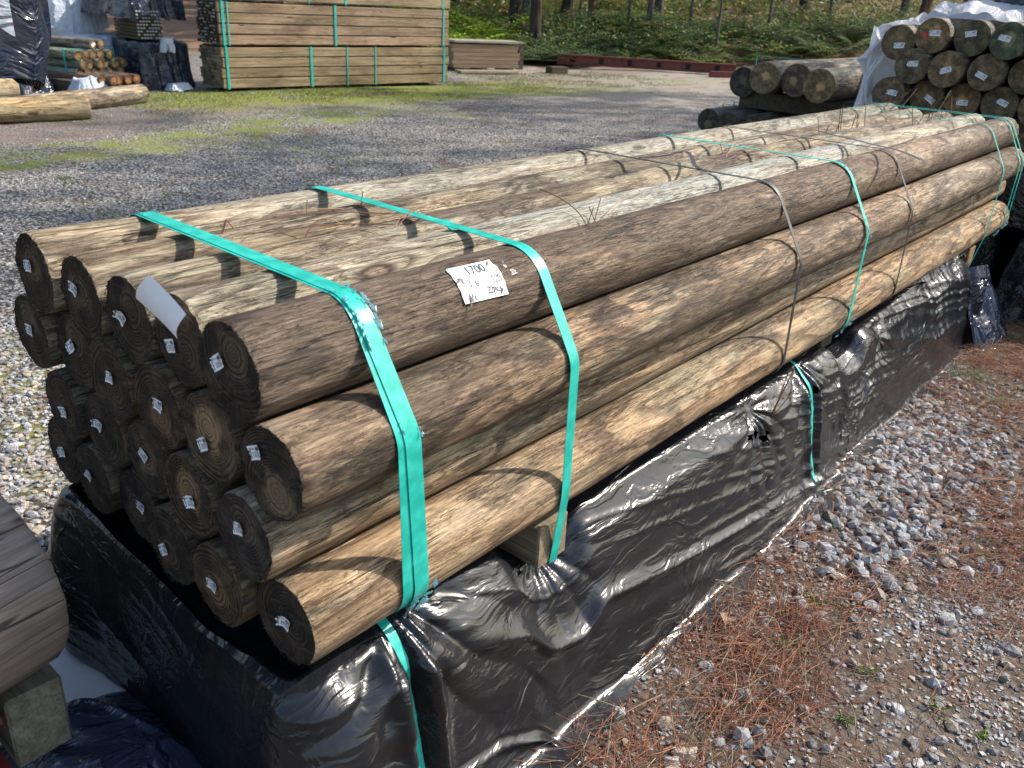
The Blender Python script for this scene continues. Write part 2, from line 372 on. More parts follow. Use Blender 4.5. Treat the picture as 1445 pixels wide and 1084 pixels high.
# ------------------------------------------------------------------ ground
GZ = -.45
def terrain(x, y):
    x = np.asarray(x, float); y = np.asarray(y, float)
    F = .6*x+.8*y-16.2
    P = V3(x*.9, y*.9)
    h = .012*fbm(P*1.0, 3, 3)+.004*noise(P*6, 9)
    far = sstep(4, 12, np.hypot(x, y))
    h = h+far*.03*fbm(P*.35, 5, 3)
    up_ = np.clip(F, 0, None)
    return GZ+h+np.minimum(up_*.115*sstep(0, 3, up_), 26)+.12*fbm(P*.5, 8, 3)*sstep(.5, 3, F)
def zt(x, y): return float(terrain(np.array([x]), np.array([y]))[0])
m = N('yard_ground'); p = m.pos(); px, py, pz = m.sep(p)
flat = m.comb(px, py, 0.)
wv = m.vm('ADD', flat, m.vm('SCALE', m.vm('SUBTRACT', m.noise(flat, .9, 4, .6, 0, True), (.5, .5, .5)), sc=1.6))
wx, wy, wz = m.sep(wv)
cell = m.vor(flat, 55, 'F1', 'Color'); cd = m.vor(flat, 55, 'F1', 'Distance'); cell2 = m.vor(flat, 24, 'F1', 'Color')
fine = m.noise(flat, 120, 4, .7); big = m.noise(flat, .8, 5, .6); med = m.noise(flat, 7, 5, .7)
cr = m.sep(cell)[0]; cr2 = m.sep(cell2)[1]
grav = m.mix(cr, (.20, .195, .185), (.46, .45, .43)); grav = m.mix(m.math('MULTIPLY', m.ramp(cr2, .7, .9), .5), grav, (.36, .34, .29))
grav = m.mix(m.ramp(cd, .35, .62), grav, (.05, .045, .04))
grav = m.mix(m.ramp(med, .35, .75, 0, .35), grav, (.14, .125, .105))
dirt = m.mix(fine, (.050, .042, .035), (.165, .140, .118))
litter = m.mix(m.noise(flat, 60, 4, .7), (.05, .034, .026), (.17, .112, .080))
moss = m.mix(m.noise(flat, 40, 4, .7), (.075, .095, .018), (.27, .30, .05))
pale = m.mix(m.noise(flat, 25, 5, .7), (.17, .14, .115), (.42, .37, .32))
def band(ax, ay, bx, by, w0, w1):
    # distance from a line through (ax,ay)-(bx,by), in warped coordinates
    dx, dy = bx-ax, by-ay; l = math.hypot(dx, dy); nx_, ny_ = -dy/l, dx/l
    d = m.math('ADD', m.math('MULTIPLY', wx, nx_), m.math('MULTIPLY', wy, ny_))
    return m.ramp(m.math('ABSOLUTE', m.math('SUBTRACT', d, nx_*ax+ny_*ay)), w1, w0)
patch = m.noise(flat, 2.3, 6, .75)
c = grav
# right foreground: dirt under the litter
rside = m.ramp(wy, .35, -.05)
c = m.mix(m.math('MULTIPLY', rside, m.ramp(patch, .3, .6, .55, .95)), c, dirt)
lit_near = m.math('MULTIPLY', rside, m.math('MULTIPLY', band(.2, -.2, 3.0, -.55, .25, .6), m.ramp(patch, .40, .6)))
c = m.mix(m.math('MULTIPLY', lit_near, .8), c, litter)
# pale brown yard towards the forest on the right
pz_ = m.math('ADD', m.math('MULTIPLY', wx, .85), m.math('MULTIPLY', wy, -.1))
c = m.mix(m.math('MULTIPLY', m.ramp(pz_, 5.0, 8.5), m.ramp(patch, .3, .62, .45, .95)), c, pale)
c = m.mix(m.math('MULTIPLY', m.ramp(pz_, 3.5, 8.), m.ramp(m.noise(m.vm('MULTIPLY', flat, (1., 3.5, 1)), 1.1, 5, .7), .52, .66, 0, .75)), c, litter)
# brown leaf litter beside the poles on the ground, and streaks
c = m.mix(m.math('MULTIPLY', band(2.9, 6.9, 5.8, 7.4, .25, .75), m.ramp(patch, .35, .55, .2, .85)), c, m.mix(.45, litter, pale))
c = m.mix(m.math('MULTIPLY', m.ramp(m.noise(flat, 1.7, 5, .72), .56, .66), .75), c, litter)
# moss
m1 = m.math('MULTIPLY', band(1.6, 5.6, 4.4, 6.1, .15, .6), m.ramp(patch, .40, .58))
m2 = m.math('MULTIPLY', band(4.4, 7.9, 9.5, 7.3, .5, 1.25), m.ramp(patch, .33, .50))
m2 = m.math('MULTIPLY', m.math('MULTIPLY', m2, m.ramp(wx, 3.2, 4.4)), m.ramp(wx, 11.5, 8.5, .15, 1.)); m1 = m.math('MULTIPLY', m1, m.ramp(wx, 7.5, 5.))
m3 = m.math('MULTIPLY', m.ramp(m.noise(flat, .9, 6, .72), .56, .66), m.ramp(wy, 2.2, 4.))
c = m.mix(m.math('MULTIPLY', m3, .5), c, moss)
c = m.mix(m.math('MULTIPLY', m1, .8), c, moss); c = m.mix(m.math('MULTIPLY', m2, .92), c, moss)
# yellowish patches in the gravel at the left edge
c = m.mix(m.math('MULTIPLY', m.math('MULTIPLY', m.ramp(m.vm('DISTANCE', wv, (.3, 1.9, 0)), 1.1, .3), m.ramp(m.noise(flat, 9, 4, .7), .42, .6)), .5), c, (.26, .25, .05))
# forest floor
ff = m.ramp(m.math('ADD', m.math('MULTIPLY', wx, .6), m.math('MULTIPLY', wy, .8)), 15.3, 16.6)
floor_c = m.mix(m.noise(flat, 2.4, 6, .75), (.05, .032, .018), (.38, .24, .15))
c = m.mix(ff, c, floor_c)
hh = m.math('ADD', m.math('MULTIPLY', cd, -1.2), m.math('ADD', fine, m.math('MULTIPLY', med, .8)))
ground_m = m.fin(c, .92, m.bump(hh, .008, .8), .2)

def uneven(a, b, n, k):      # dense near zero
    t = np.linspace(-1, 1, n); s = np.sinh(t*k)/math.sinh(k)
    return np.where(s < 0, -s*a, s*b)
gx = uneven(-60, 420, 420, 6.5)+1.2; gy = uneven(-60, 420, 420, 6.5)+1.2
X, Y = np.meshgrid(gx, gy, indexing='ij'); Z = terrain(X, Y)
g = link('ground', mesh('ground', np.stack([X, Y, Z], -1), grid_faces(len(gx), len(gy))), ground_m); tag(g, kind='structure')

# ------------------------------------------------------------------ round poles
def pole_data(L, r, seg=56, nx=90, seed=0, bend=.004, rough=.0012, fuzz=220):
    """axis +X from the origin. returns side mesh and near end mesh (and far end in the side mesh)"""
    t = np.linspace(0, 2*np.pi, seg, endpoint=False)
    xs = np.concatenate([[0, .004], np.linspace(.02, L-.02, nx), [L-.004, L]]); n = len(xs)
    XX, TT = np.meshgrid(xs, t, indexing='ij')
    Pn = V3(XX*1.1+seed*3.7, np.cos(TT)*1.3, np.sin(TT)*1.3)
    rad = r*(1+.022*noise(Pn, seed)+.010*noise(V3(XX*4+seed, np.cos(TT)*3, np.sin(TT)*3), seed+5))
    rad += rough*fbm(V3(XX*5, np.cos(TT)*9, np.sin(TT)*9), seed+9, 3)
    br = np.random.default_rng(seed+77)
    for _ in range(7):
        bx_, ba_ = br.uniform(.05, L-.05), br.uniform(0, 2*np.pi); da = np.angle(np.exp(1j*(TT-ba_)))
        if min(abs(bx_-q_) for q_ in (.18, .515, 1.35, 1.765, 2.135, 3.21, 3.5, .2)) < .10: continue
        rad += r*.026*br.uniform(.3, 1)*np.exp(-((XX-bx_)/.035)**2-(da/.30)**2)
    rad *= (1-.03*(XX/L))
    ex = np.ones(n); ex[0] = .975; ex[-1] = .975
    rad *= ex[:, None]
    by = bend*np.sin(xs*1.1+seed)*np.sin(np.pi*np.clip(xs/L, 0, 1)); bz = bend*.6*np.cos(xs*.9+seed*2)*np.sin(np.pi*np.clip(xs/L, 0, 1))
    V = np.stack([XX, rad*np.cos(TT)+by[:, None], rad*np.sin(TT)+bz[:, None]], -1)
    lr = np.random.default_rng(seed)
    V[0, :, 0] += lr.normal(0, .0006, seg); V[0, :, 1:] *= (1+lr.normal(0, .0035, seg))[:, None]
    F = grid_faces(n, seg, True)
    vs = V.reshape(-1, 3); fs = [tuple(f) for f in F[:, ::-1]]
    b = len(vs); vs = np.vstack([vs, [[L, 0, 0]]]); fs += [((n-1)*seg+(k+1) % seg, (n-1)*seg+k, b)[::-1] for k in range(seg)]
    side = mesh('pole', vs, fs)
    K = [1, .93, .7, .4]; E_ = []
    for q in K:
        ring = V[0].copy(); ring[:, 1:] *= q
        ring[:, 0] = V[0][:, 0] if q == 1 else .0008
        E_.append(ring)
    ev = np.vstack(E_+[[[.0008, 0, 0]]]); ef = [tuple(f) for f in grid_faces(len(K), seg, True)]
    ef += [((len(K)-1)*seg+(k+1) % seg, (len(K)-1)*seg+k, len(ev)-1) for k in range(seg)]
    ev = ev.tolist()
    for _ in range(fuzz):                       # torn fibres left by the saw
        a = lr.uniform(0, 2*np.pi); q = (r*.985) if lr.random() < .65 else r*math.sqrt(lr.random())*.95
        l = lr.uniform(.001, .0034); w = lr.uniform(.0005, .0014)
        c, s = math.cos(a), math.sin(a); b = len(ev)
        o = np.array([-.0002, q*c, q*s]); tn = np.array([0, -s, c]); d = np.array([lr.uniform(-1.2, -.1), c*lr.uniform(-.2, 1), s*lr.uniform(-.2, 1)-.2]); d /= np.linalg.norm(d)
        ev += [o-tn*w, o+tn*w, o+d*l]; ef.append((b, b+1, b+2))
    return side, mesh('sawn_end', ev, ef)

# small printed ticket stapled on the sawn ends
def font_mesh(txt, size):
    c = bpy.data.curves.new('lettering', 'FONT'); c.body = txt; c.size = size; c.align_x = 'CENTER'; c.align_y = 'CENTER'; c.resolution_u = 3
    o = bpy.data.objects.new('lettering', c); COL.objects.link(o); bpy.context.view_layer.update()
    me = bpy.data.meshes.new_from_object(o.evaluated_get(bpy.context.evaluated_depsgraph_get()))
    V = [tuple(v.co) for v in me.vertices]; F = [tuple(p.vertices) for p in me.polygons]
    bpy.data.objects.remove(o); bpy.data.meshes.remove(me)
    return V, F
PHV, PHF = font_mesh('PH', .0052)
def ticket_mesh(seed, w=.019, h=.018):
    """lies in the YZ plane facing -X"""
    lr = random.Random(seed); n = 9
    def curl(y, z):
        a = lr_c[0]*(y/w)**2+lr_c[1]*(z/h)**2+lr_c[2]*(y/w)*(z/h)+lr_c[3]*max(0, y/w)**2*3
        return -abs(a)*.010-.0012
    lr_c = [lr.uniform(0, .5) for _ in range(3)]+[lr.uniform(0, .8)]
    V, F, fm = [], [], []
    cut = lr.uniform(0, .35)
    for i in range(n):
        for j in range(n):
            y, z = (i/(n-1)-.5)*w, (j/(n-1)-.5)*h
            if i == n-1 or i == 0: y += lr.uniform(-.0009, .0009)
            if i > n-3 and j > n-3: y -= cut*w*.4; z -= cut*h*.3
            V.append((curl(y, z), y, z))
    for i in range(n-1):
        for j in range(n-1):
            F.append((i*n+j, i*n+j+1, (i+1)*n+j+1, (i+1)*n+j)); fm.append(0)
    def quad(y0, y1, z0, z1):
        b = len(V); V.extend([(curl(y, z)-.0003, y, z) for y, z in ((y0, z0), (y1, z0), (y1, z1), (y0, z1))]); F.append((b, b+1, b+2, b+3)); fm.append(1)
    # text reads along -Y (viewer looks along +X)
    b = len(V); V += [(curl(-x+.004, y+.0045)-.0004, -x+.0042, y+.0045) for x, y, _ in PHV]; F += [tuple(b+k for k in f) for f in PHF]; fm += [1]*len(PHF)
    for k in range(4): quad(-.0012-k*.0019, -.0025-k*.0019, .0018, .0072 if k % 2 else .0060)
    for r_ in range(4):
        y = .0055; z = -.0002-r_*.0019
        while y > -.0075:
            l = lr.uniform(.0012, .003); quad(y-l, y, z, z+.0009); y -= l+.0006
    quad(.0082, .0074, -.007, .006)
    return mesh('ticket', V, F, False, [paper, ink], fm)
TICK = [ticket_mesh(k) for k in range(7)]

D_, ZP, RP = .12445, .1102, .0612
ROWN = {1: 'top row', 2: 'second row', 3: 'third row', 4: 'bottom row'}
ORD = ['frontmost', 'second from the front', 'third from the front', 'fourth from the front', 'fifth from the front', 'rearmost']
# tint rgb + stain, per (row, k from the front)
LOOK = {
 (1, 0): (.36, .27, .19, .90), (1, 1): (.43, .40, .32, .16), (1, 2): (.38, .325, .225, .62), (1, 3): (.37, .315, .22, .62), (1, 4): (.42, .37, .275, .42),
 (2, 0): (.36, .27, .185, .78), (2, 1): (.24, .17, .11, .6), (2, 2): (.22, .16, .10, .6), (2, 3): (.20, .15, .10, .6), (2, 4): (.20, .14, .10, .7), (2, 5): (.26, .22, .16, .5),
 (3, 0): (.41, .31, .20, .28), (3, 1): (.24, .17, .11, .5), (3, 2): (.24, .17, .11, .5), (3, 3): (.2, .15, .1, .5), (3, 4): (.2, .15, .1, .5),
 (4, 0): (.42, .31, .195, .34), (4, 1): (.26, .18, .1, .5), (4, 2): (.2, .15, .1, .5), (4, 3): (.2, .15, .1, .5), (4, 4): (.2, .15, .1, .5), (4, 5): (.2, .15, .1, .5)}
WORDS = {(1, 0): 'dark stained pine pole carrying the white price sheet', (1, 1): 'pale pine pole with a blank white paper on its end',
 (2, 0): 'streaky brown pine pole bulging out at the front side', (4, 0): 'golden tan pine pole at the lower front edge'}
TPOS = {(1, 0): (.016, .010), (1, 1): (.02, -.012), (1, 2): (.012, .002), (1, 3): (.01, .012), (1, 4): (.006, .012), (2, 0): (.022, .022), (2, 1): (.006, -.008),
 (3, 0): (.004, .014), (4, 0): (-.004, .004), (4, 1): (.006, -.0)}
poles = {}
for row, n in ((1, 5), (2, 6), (3, 5), (4, 6)):
    for k in range(n):
        sd_ = row*10+k
        L = 3.62+rng.uniform(-.03, .06)+(.04 if row == 1 else 0)
        x0 = rng.uniform(-.012, .012)
        rr = RP*(1+rng.uniform(-.012, .012))*(1.02 if (row, k) in ((1, 0), (2, 0), (4, 0)) else 1)
        side, end = pole_data(L, rr, seed=sd_, nx=110 if k < 2 or row == 1 else 50)
        y = D_*(k+(.5 if row in (1, 3) else 0))-(.008 if (row, k) == (3, 0) else 0); z = (4-row)*ZP-(.007 if (row, k) in ((1, 2), (1, 3)) else 0)
        po = ORD[k] if k < n-1 else 'rearmost'
        w = WORDS.get((row, k))
        lab = f'{w}, {po} of the {ROWN[row]}' if w else f'weathered round pine pole, {po} in the {ROWN[row]} of the strapped bundle'
        if len(lab.split()) > 16: lab = w+', '+ROWN[row]
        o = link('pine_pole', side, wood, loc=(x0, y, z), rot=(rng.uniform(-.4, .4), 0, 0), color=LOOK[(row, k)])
        tag(o, lab, 'pole', 'treated pine poles strapped in the main bundle')
        e = link('sawn_end', end, endm, o, color={(2, 0): (1, 1, 1, 1), (2, 1): (1.7, 1.6, 1.4, .9), (3, 0): (1.1, 1.15, 1.3, .25), (4, 1): (1.5, 1.35, 1.1, .6), (1, 0): (.95, .95, .95, .5), (2, 2): (1.2, 1.1, 1, .6), (3, 1): (1.2, 1.1, 1, .9)}.get((row, k), (1, 1, 1, (row*7+k*5) % 4*.2)))
        ty, tz = TPOS.get((row, k), (rng.uniform(-.012, .015), rng.uniform(-.012, .012)))
        q = o.rotation_euler.x
        tk = link('paper_ticket', TICK[sd_ % 7], None, o, loc=(-.0022, ty*math.cos(-q)-tz*math.sin(-q), ty*math.sin(-q)+tz*math.cos(-q)), rot=(rng.uniform(-.7, .7)-q, 0, 0))
        poles[(row, k)] = o

# ---- writing: strokes as thin ribbons / dots in a local 2D sheet
GLY = {'3': [[(0, .9), (.3, 1), (.5, .8), (.2, .55), (.5, .3), (.3, 0), (0, .1)]], '.': [[(.1, 0), (.14, .04)]], '6': [[(.5, 1), (.1, .5), (.1, .1), (.4, 0), (.5, .3), (.1, .4)]],
 '-': [[(0, .45), (.35, .5)]], '1': [[(.1, .8), (.3, 1), (.25, 0)]], '2': [[(0, .8), (.3, 1), (.5, .75), (0, 0), (.55, .05)]], '5': [[(.5, 1), (.1, 1), (.08, .6), (.4, .6), (.45, .2), (.05, 0)]],
 'p': [[(.1, .7), (.05, -.3)], [(.1, .6), (.45, .7), (.4, .3), (.1, .25)]], 'c': [[(.4, .6), (.1, .55), (.1, .1), (.45, .05)]], 's': [[(.4, .65), (.1, .55), (.4, .25), (.05, 0)]],
 'F': [[(.1, 0), (.15, 1), (.5, 1.02)], [(.1, .5), (.4, .55)]], 'R': [[(.1, 0), (.1, 1), (.45, .85), (.4, .55), (.12, .5), (.5, 0)]], 'A': [[(0, 0), (.3, 1), (.5, 0)], [(.1, .4), (.45, .4)]], '/': [[(0, -.1), (.3, 1)]],
 'E': [[(.45, 1), (.1, 1), (.1, 0), (.45, 0)], [(.1, .5), (.4, .5)]], "'": [[(.1, 1), (.1, .75)]]}
def write(txt, x, y, h, w=.0007, sp=.62):
    V, F = [], []
    for ch in txt:
        for st in GLY.get(ch, []):
            for (a, b), (c_, d) in zip(st[:-1], st[1:]):
                p0 = Vector((x+a*h, y+b*h)); p1 = Vector((x+c_*h, y+d*h)); t = (p1-p0).normalized()*w*.5; nn = Vector((-t.y, t.x))
                b0 = len(V); V += [p0-nn-t, p1-nn+t, p1+nn+t, p0+nn-t]; F.append((b0, b0+1, b0+2, b0+3))
        x += h*sp
    return V, F
def sheet_on_pole(pole, x0, ang, W_, H_, tilt, yc, zc, r):
    """paper wrapped on the pole's surface: u along the pole, v up around it"""
    P0 = pole.location
    def sp(u, v, off=.0012):
        uu = u*math.cos(tilt)-v*math.sin(tilt); vv = u*math.sin(tilt)+v*math.cos(tilt)
        lift = .004*max(0, abs(v)/H_-.42)*4+.0022*max(0, u/W_-.35)*6*max(0, v/H_)
        a = ang+vv/(r+off); q = r+off+lift
        return (x0+uu, yc-q*math.cos(a), zc+q*math.sin(a))
    V, F, fm = [], [], []
    nu, nv = 22, 16
    for i in range(nu):
        for j in range(nv):
            u = (i/(nu-1)-.5)*W_; v = (j/(nv-1)-.5)*H_
            if i == nu-1 and j > nv-5: u -= .002*(j-nv+5)
            V.append(sp(u+.0006*math.sin(j*1.7) if i in (0, nu-1) else u, v))
    for i in range(nu-1):
        for j in range(nv-1): F.append((i*nv+j, (i+1)*nv+j, (i+1)*nv+j+1, i*nv+j+1)); fm.append(0)
    def stamp(V2, F2, off=.0018, mi=1):
        b = len(V); V.extend([sp(p_[0], p_[1], off) for p_ in V2]); F.extend([tuple(b+k for k in f) for f in F2]); fm.extend([mi]*len(F2))
    tv, tf = font_mesh('1700', .021)
    tv = [(x*.92+.002, y*1.05+.0175) for x, y, _ in tv]
    for dx, dy in ((0, 0), (.0005, 0), (.00025, .0004)): stamp([(x+dx, y+dy) for x, y in tv], tf, .0018+dx*.2)
    for t_, x, y, h, w in (('FR.', -.041, -.001, .009, .0014), ('3.6 -- 125', -.026, -.008, .011, .0016), ('22pcs', .006, -.022, .0095, .0015), ('A/c', -.034, -.027, .0095, .0015), ('E', -.0425, .013, .006, .0007), ("'", .038, .0, .008, .0007)):
        V2, F2 = write(t_, x, y, h, w); stamp([tuple(v) for v in V2], F2)
    for (a, b, c_, d) in ((-.043, .002, -.035, .009), (.028, .020, .034, .027), (.030, -.027, .036, -.019), (-.036, -.034, -.031, -.024)):   # staples
        t = Vector((c_-a, d-b)).normalized()*.0012; nn = Vector((-t.y, t.x))
        stamp([(a+nn.x, b+nn.y), (a-nn.x, b-nn.y), (c_-nn.x, d-nn.y), (c_+nn.x, d+nn.y)], [(0, 1, 2, 3)], .0026, 2)
    V = [pole.matrix_basis.inverted() @ Vector(v) for v in V]
    o = link('price_sheet', mesh('price_sheet', V, F, True, [paper, ink, inkb], fm), None, pole)
    o['label'] = 'white paper with 1700 and handwritten notes'
    return o
bpy.context.view_layer.update()
L5 = poles[(1, 0)]
sheet_on_pole(L5, .374, R(45), .089, .058, R(-3), .0622, .3306, .0640)
# chalk scribble beside it
V2, F2 = write('B6', 0, 0, .010, .0010, .8); V3_, F3 = write('22c', .014, -.014, .008, .0009, .5)
b_ = len(V2); pts_ = [tuple(v) for v in V2]+[tuple(v) for v in V3_]; F2 = F2+[tuple(b_+k for k in f) for f in F3]
pts3 = []
for u, v in pts_:
    a = R(52)+v/.065; pts3.append(L5.matrix_basis.inverted() @ Vector((.425+u, .0622-.0648*math.cos(a), .3306+.0648*math.sin(a))))
link('chalk_mark', mesh('chalk_mark', pts3, F2, False), chalk, L5)
# blank curled paper on the end of the pale pole (second from the front, top row)
P4 = poles[(1, 1)]; V, F = [], []
for i in range(12):
    for j in range(7):
        s_, w = i/11, j/6
        y = (.187*(1-w)+.228*w)*(1-s_)+(.134*(1-w)+.161*w)*s_; z = (.422*(1-w)+.382*w)*(1-s_)+(.384*(1-w)+.345*w)*s_
        V.append(P4.matrix_basis.inverted() @ Vector((-.006-.012*(1-s_)**1.5-.006*math.sin(w*3.1), y, z)))
F = [tuple(f) for f in grid_faces(12, 7)]
o = link('blank_paper', mesh('blank_paper', V, F), paper, P4)

# ------------------------------------------------------------------ bearers under the bundle
def bearer(x0, x1, y0, y1, z0, z1, label, mat=sawn, col=(1, 1, 1, 1)):
    o = MB().box((0, 0, 0), (y1-y0, x1-x0, z1-z0), bev=.003, jit=.0012).build('timber_bearer', mat, loc=((x0+x1)/2, (y0+y1)/2, (z0+z1)/2), color=col)
    o.rotation_euler = (0, 0, math.pi/2)
    return tag(o, label, 'bearer', 'timber bearers under the pole bundle')
bearer(.476, .556, -.046, .70, -.146, -.0635, 'grey weathered square bearer poking out under the bundle, crossed by a teal strap', sawng, (1.15, 1.05, .9, 1))
bearer(3.17, 3.25, -.035, .70, -.146, -.0635, 'tan square bearer under the far end of the main bundle', sawn, (1, .85, .7, 1))
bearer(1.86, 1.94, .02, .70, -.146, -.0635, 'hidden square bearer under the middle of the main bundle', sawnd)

# ------------------------------------------------------------------ straps
def hull2(pts):
    pts = sorted(set(map(tuple, np.round(pts, 6)))); 
    def half(p):
        h = []
        for q in p:
            while len(h) > 1 and (h[-1][0]-h[-2][0])*(q[1]-h[-2][1])-(h[-1][1]-h[-2][1])*(q[0]-h[-2][0]) <= 0: h.pop()
            h.append(q)
        return h[:-1]
    return np.array(half(pts)+half(pts[::-1]))
def section(x, blocks=()):
    P = []
    for (row, k), o in poles.items():
        y, z = o.location.y, o.location.z
        t = np.linspace(0, 2*np.pi, 72, endpoint=False); r = RP*1.022+.0013+(.0012 if (row, k) in ((1, 0), (2, 0), (4, 0)) else 0)
        P.append(np.stack([y+r*np.cos(t), z+r*np.sin(t)], 1))
    for b in blocks: P.append(np.array([(b[0], b[2]), (b[1], b[2]), (b[0], b[3]), (b[1], b[3])]))
    return hull2(np.vstack(P))
def ribbon(path, width, thick, xfun, seed=0, sub=3, twist=0.):
    """closed ring in YZ; xfun(y,z,s)->x of the strap's middle"""
    P = np.asarray(path); Q = []
    for a, b in zip(P, np.roll(P, -1, 0)):
        n = max(1, int(np.linalg.norm(b-a)/.03)); Q += [a+(b-a)*i/n for i in range(n)]
    Q = np.array(Q); n = len(Q); c = Q.mean(0)
    T = np.roll(Q, -1, 0)-np.roll(Q, 1, 0); T /= np.linalg.norm(T, axis=1)[:, None]; Nn = np.stack([T[:, 1], -T[:, 0]], 1)
    V = []
    for i in range(n):
        y, z = Q[i]; x = xfun(y, z, i/n)
        for dx, th in ((-.5, 0), (-.5, 1), (0, 1.12), (.5, 1), (.5, 0)):
            q = Q[i]+Nn[i]*thick*th; V.append((x+dx*width, q[0], q[1]))
    F = [(i*5+j, i*5+(j+1) % 5, ((i+1) % n)*5+(j+1) % 5, ((i+1) % n)*5+j) for i in range(n) for j in range(5)]
    return V, F
def strap(x, width, mat, label, blocks=(), thick=.0009, slope=0., off=0, name='packing_strap', group=None, zslope=0., frays=(), curve=0.):
    h = section(x, blocks)
    if off: 
        c = h.mean(0); h = c+(h-c)*(1+off)
    xf = lambda y, z, s: x+slope*(y-.3)+zslope*(z-.2)+.0012*math.sin(s*25+x*9)+curve*math.sin(y*9)
    V, F = ribbon(h, width, thick, xf)
    root = link(name, mesh(name, V, F, True), mat); tag(root, label, 'strap', group)
    try: root.data.set_sharp_from_angle(angle=R(30))
    except Exception: pass
    lr = random.Random(int(x*1000))
    H = np.vstack([h, h[:1]]); seg = np.linalg.norm(np.diff(H, axis=0), axis=1); cum = np.concatenate([[0], np.cumsum(seg)])
    if frays:
        mb = MB()
        for fy, fz, num, size in frays:
            i = int(np.argmin((h[:, 0]-fy)**2+(h[:, 1]-fz)**2)); p0 = h[i]; tg = h[(i+1) % len(h)]-h[i-1]; tg /= np.linalg.norm(tg)+1e-9
            for _ in range(num):
                sd_ = lr.choice((-1, 1)); b = p0+tg*lr.uniform(-1, 1)*size*2.2; nn_ = np.array([tg[1], -tg[0]])
                xx = xf(b[0], b[1], 0)+sd_*width*.5
                base = Vector((xx-sd_*.002, b[0]+nn_[0]*.0015, b[1]+nn_[1]*.0015)); t3 = Vector((0, tg[0], tg[1]))
                size_ = size*.62; tip = base+Vector((sd_*lr.uniform(.3, 1), nn_[0]*lr.uniform(-.1, .8), nn_[1]*lr.uniform(-.1, .8)))*size_*lr.uniform(.4, 1.0)+Vector((0, tg[0], tg[1]))*size*lr.uniform(-.8, .8)
                w = lr.uniform(.25, .8)*size; mid = (base+tip)/2+Vector((0, nn_[0], nn_[1]))*size*.2+t3*lr.uniform(-w, w)
                mb.add([base-t3*w*.5, base+t3*w*.5, mid+t3*w*.4, tip, mid-t3*w*.3], [(0, 1, 2, 4), (4, 2, 3)])
        mb.build('frayed_edge', fray, root)['kind'] = 'stuff'
    return root
blk1 = (-.0475, .70, -.148, -.0635); blk2 = (-.0365, .70, -.148, -.0635)
SG = 'straps round the main pole bundle'
strap(.182, .0265, teal, 'wide teal strap nearest the sawn ends, with frayed pale blue edges', frays=((.04, .39, 9, .012), (.02, .37, 12, .013), (.005, .35, 10, .013), (-.062, .24, 8, .008), (.31, .395, 8, .008), (-.05, -.03, 16, .022), (.56, .392, 8, .008)), group=SG, slope=.03, zslope=-.07)
strap(.166, .0190, teal, 'wide teal strap doubled up and partly under the nearest strap', off=-.0035, group=SG, slope=.03, zslope=-.03, thick=.0007)
strap(.516, .0220, teal, 'wide teal strap to the right of the price sheet, crossing the bearer', (blk1,), group=SG, slope=.02, zslope=-.03)
strap(1.35, .0125, blackstrap, 'narrow black strap between the second and third teal straps', group=SG, slope=-.01, zslope=-.05, off=.001)
strap(1.765, .0155, teal, 'teal strap in the middle of the bundle, with small blue frayed corners', frays=((.03, .39, 5, .012), (-.06, .25, 6, .012), (-.062, .2, 5, .012), (-.05, -.03, 9, .016), (.56, .39, 3, .012)), group=SG, slope=-.02)
strap(2.135, .0115, blackstrap, 'narrow black strap with a long loose tail on top of the bundle', group=SG, slope=.0, zslope=-.05, off=.001)
strap(3.21, .011, teal, 'thin teal strap over the bearer near the far end', (blk2,), group=SG, slope=.0, off=.001)
strap(3.49, .011, teal, 'first of two thin teal straps side by side at the far end', group=SG, slope=.03, zslope=.02, frays=((-.05, -.03, 8, .02),), off=.001)
strap(3.54, .011, teal, 'last thin teal strap, on the very end of the bundle', group=SG, slope=.01, off=.002)
def tail(pts, width, mat, parent=None, name='loose_tail', label=None):
    V = []
    pts = [Vector(p) for p in pts]
    P2 = []
    for i in range(len(pts)-1):
        for k in range(6):
            t = k/6; p0 = pts[max(0, i-1)]; p1 = pts[i]; p2 = pts[i+1]; p3 = pts[min(len(pts)-1, i+2)]
            P2.append(.5*((2*p1)+(p2-p0)*t+(2*p0-5*p1+4*p2-p3)*t*t+(3*p1-p0-3*p2+p3)*t**3))
    P2.append(pts[-1])
    for i, p in enumerate(P2):
        d = (P2[min(i+1, len(P2)-1)]-P2[max(0, i-1)]).normalized(); s_ = d.cross(Vector((0, 0, 1))).normalized()*width/2
        V += [p-s_, p+s_, p+s_+Vector((0, 0, .0008)), p-s_+Vector((0, 0, .0008))]
    F = [(i*4+j, i*4+(j+1) % 4, (i+1)*4+(j+1) % 4, (i+1)*4+j) for i in range(len(P2)-1) for j in range(4)]
    F += [(0, 1, 2, 3), tuple(len(V)-4+k for k in (3, 2, 1, 0))]
    o = link(name, mesh(name, V, F, False), mat, parent)
    return o
BS = [o for o in COL.objects if o.name.startswith('packing_strap')]
bt = [o for o in BS if 'loose tail' in o['label']][0]
tail([(2.205, .33, .402), (2.20, .29, .412), (2.17, .23, .410), (2.12, .15, .412), (2.08, .07, .410), (2.02, -.02, .412), (1.93, -.11, .408)], .013, blackstrap, bt)
bt1 = [o for o in BS if 'between the second' in o['label']][0]
tail([(1.34, .38, .398), (1.39, .345, .402), (1.455, .32, .410), (1.42, .28, .406), (1.36, .235, .399), (1.33, .19, .396)], .010, blackstrap, bt1)
gt = [o for o in BS if 'to the right of the price' in o['label']][0]
tail([(.530, .245, .3925), (.522, .22, .389), (.512, .20, .385)], .016, teal, gt, 'strap_overlap')

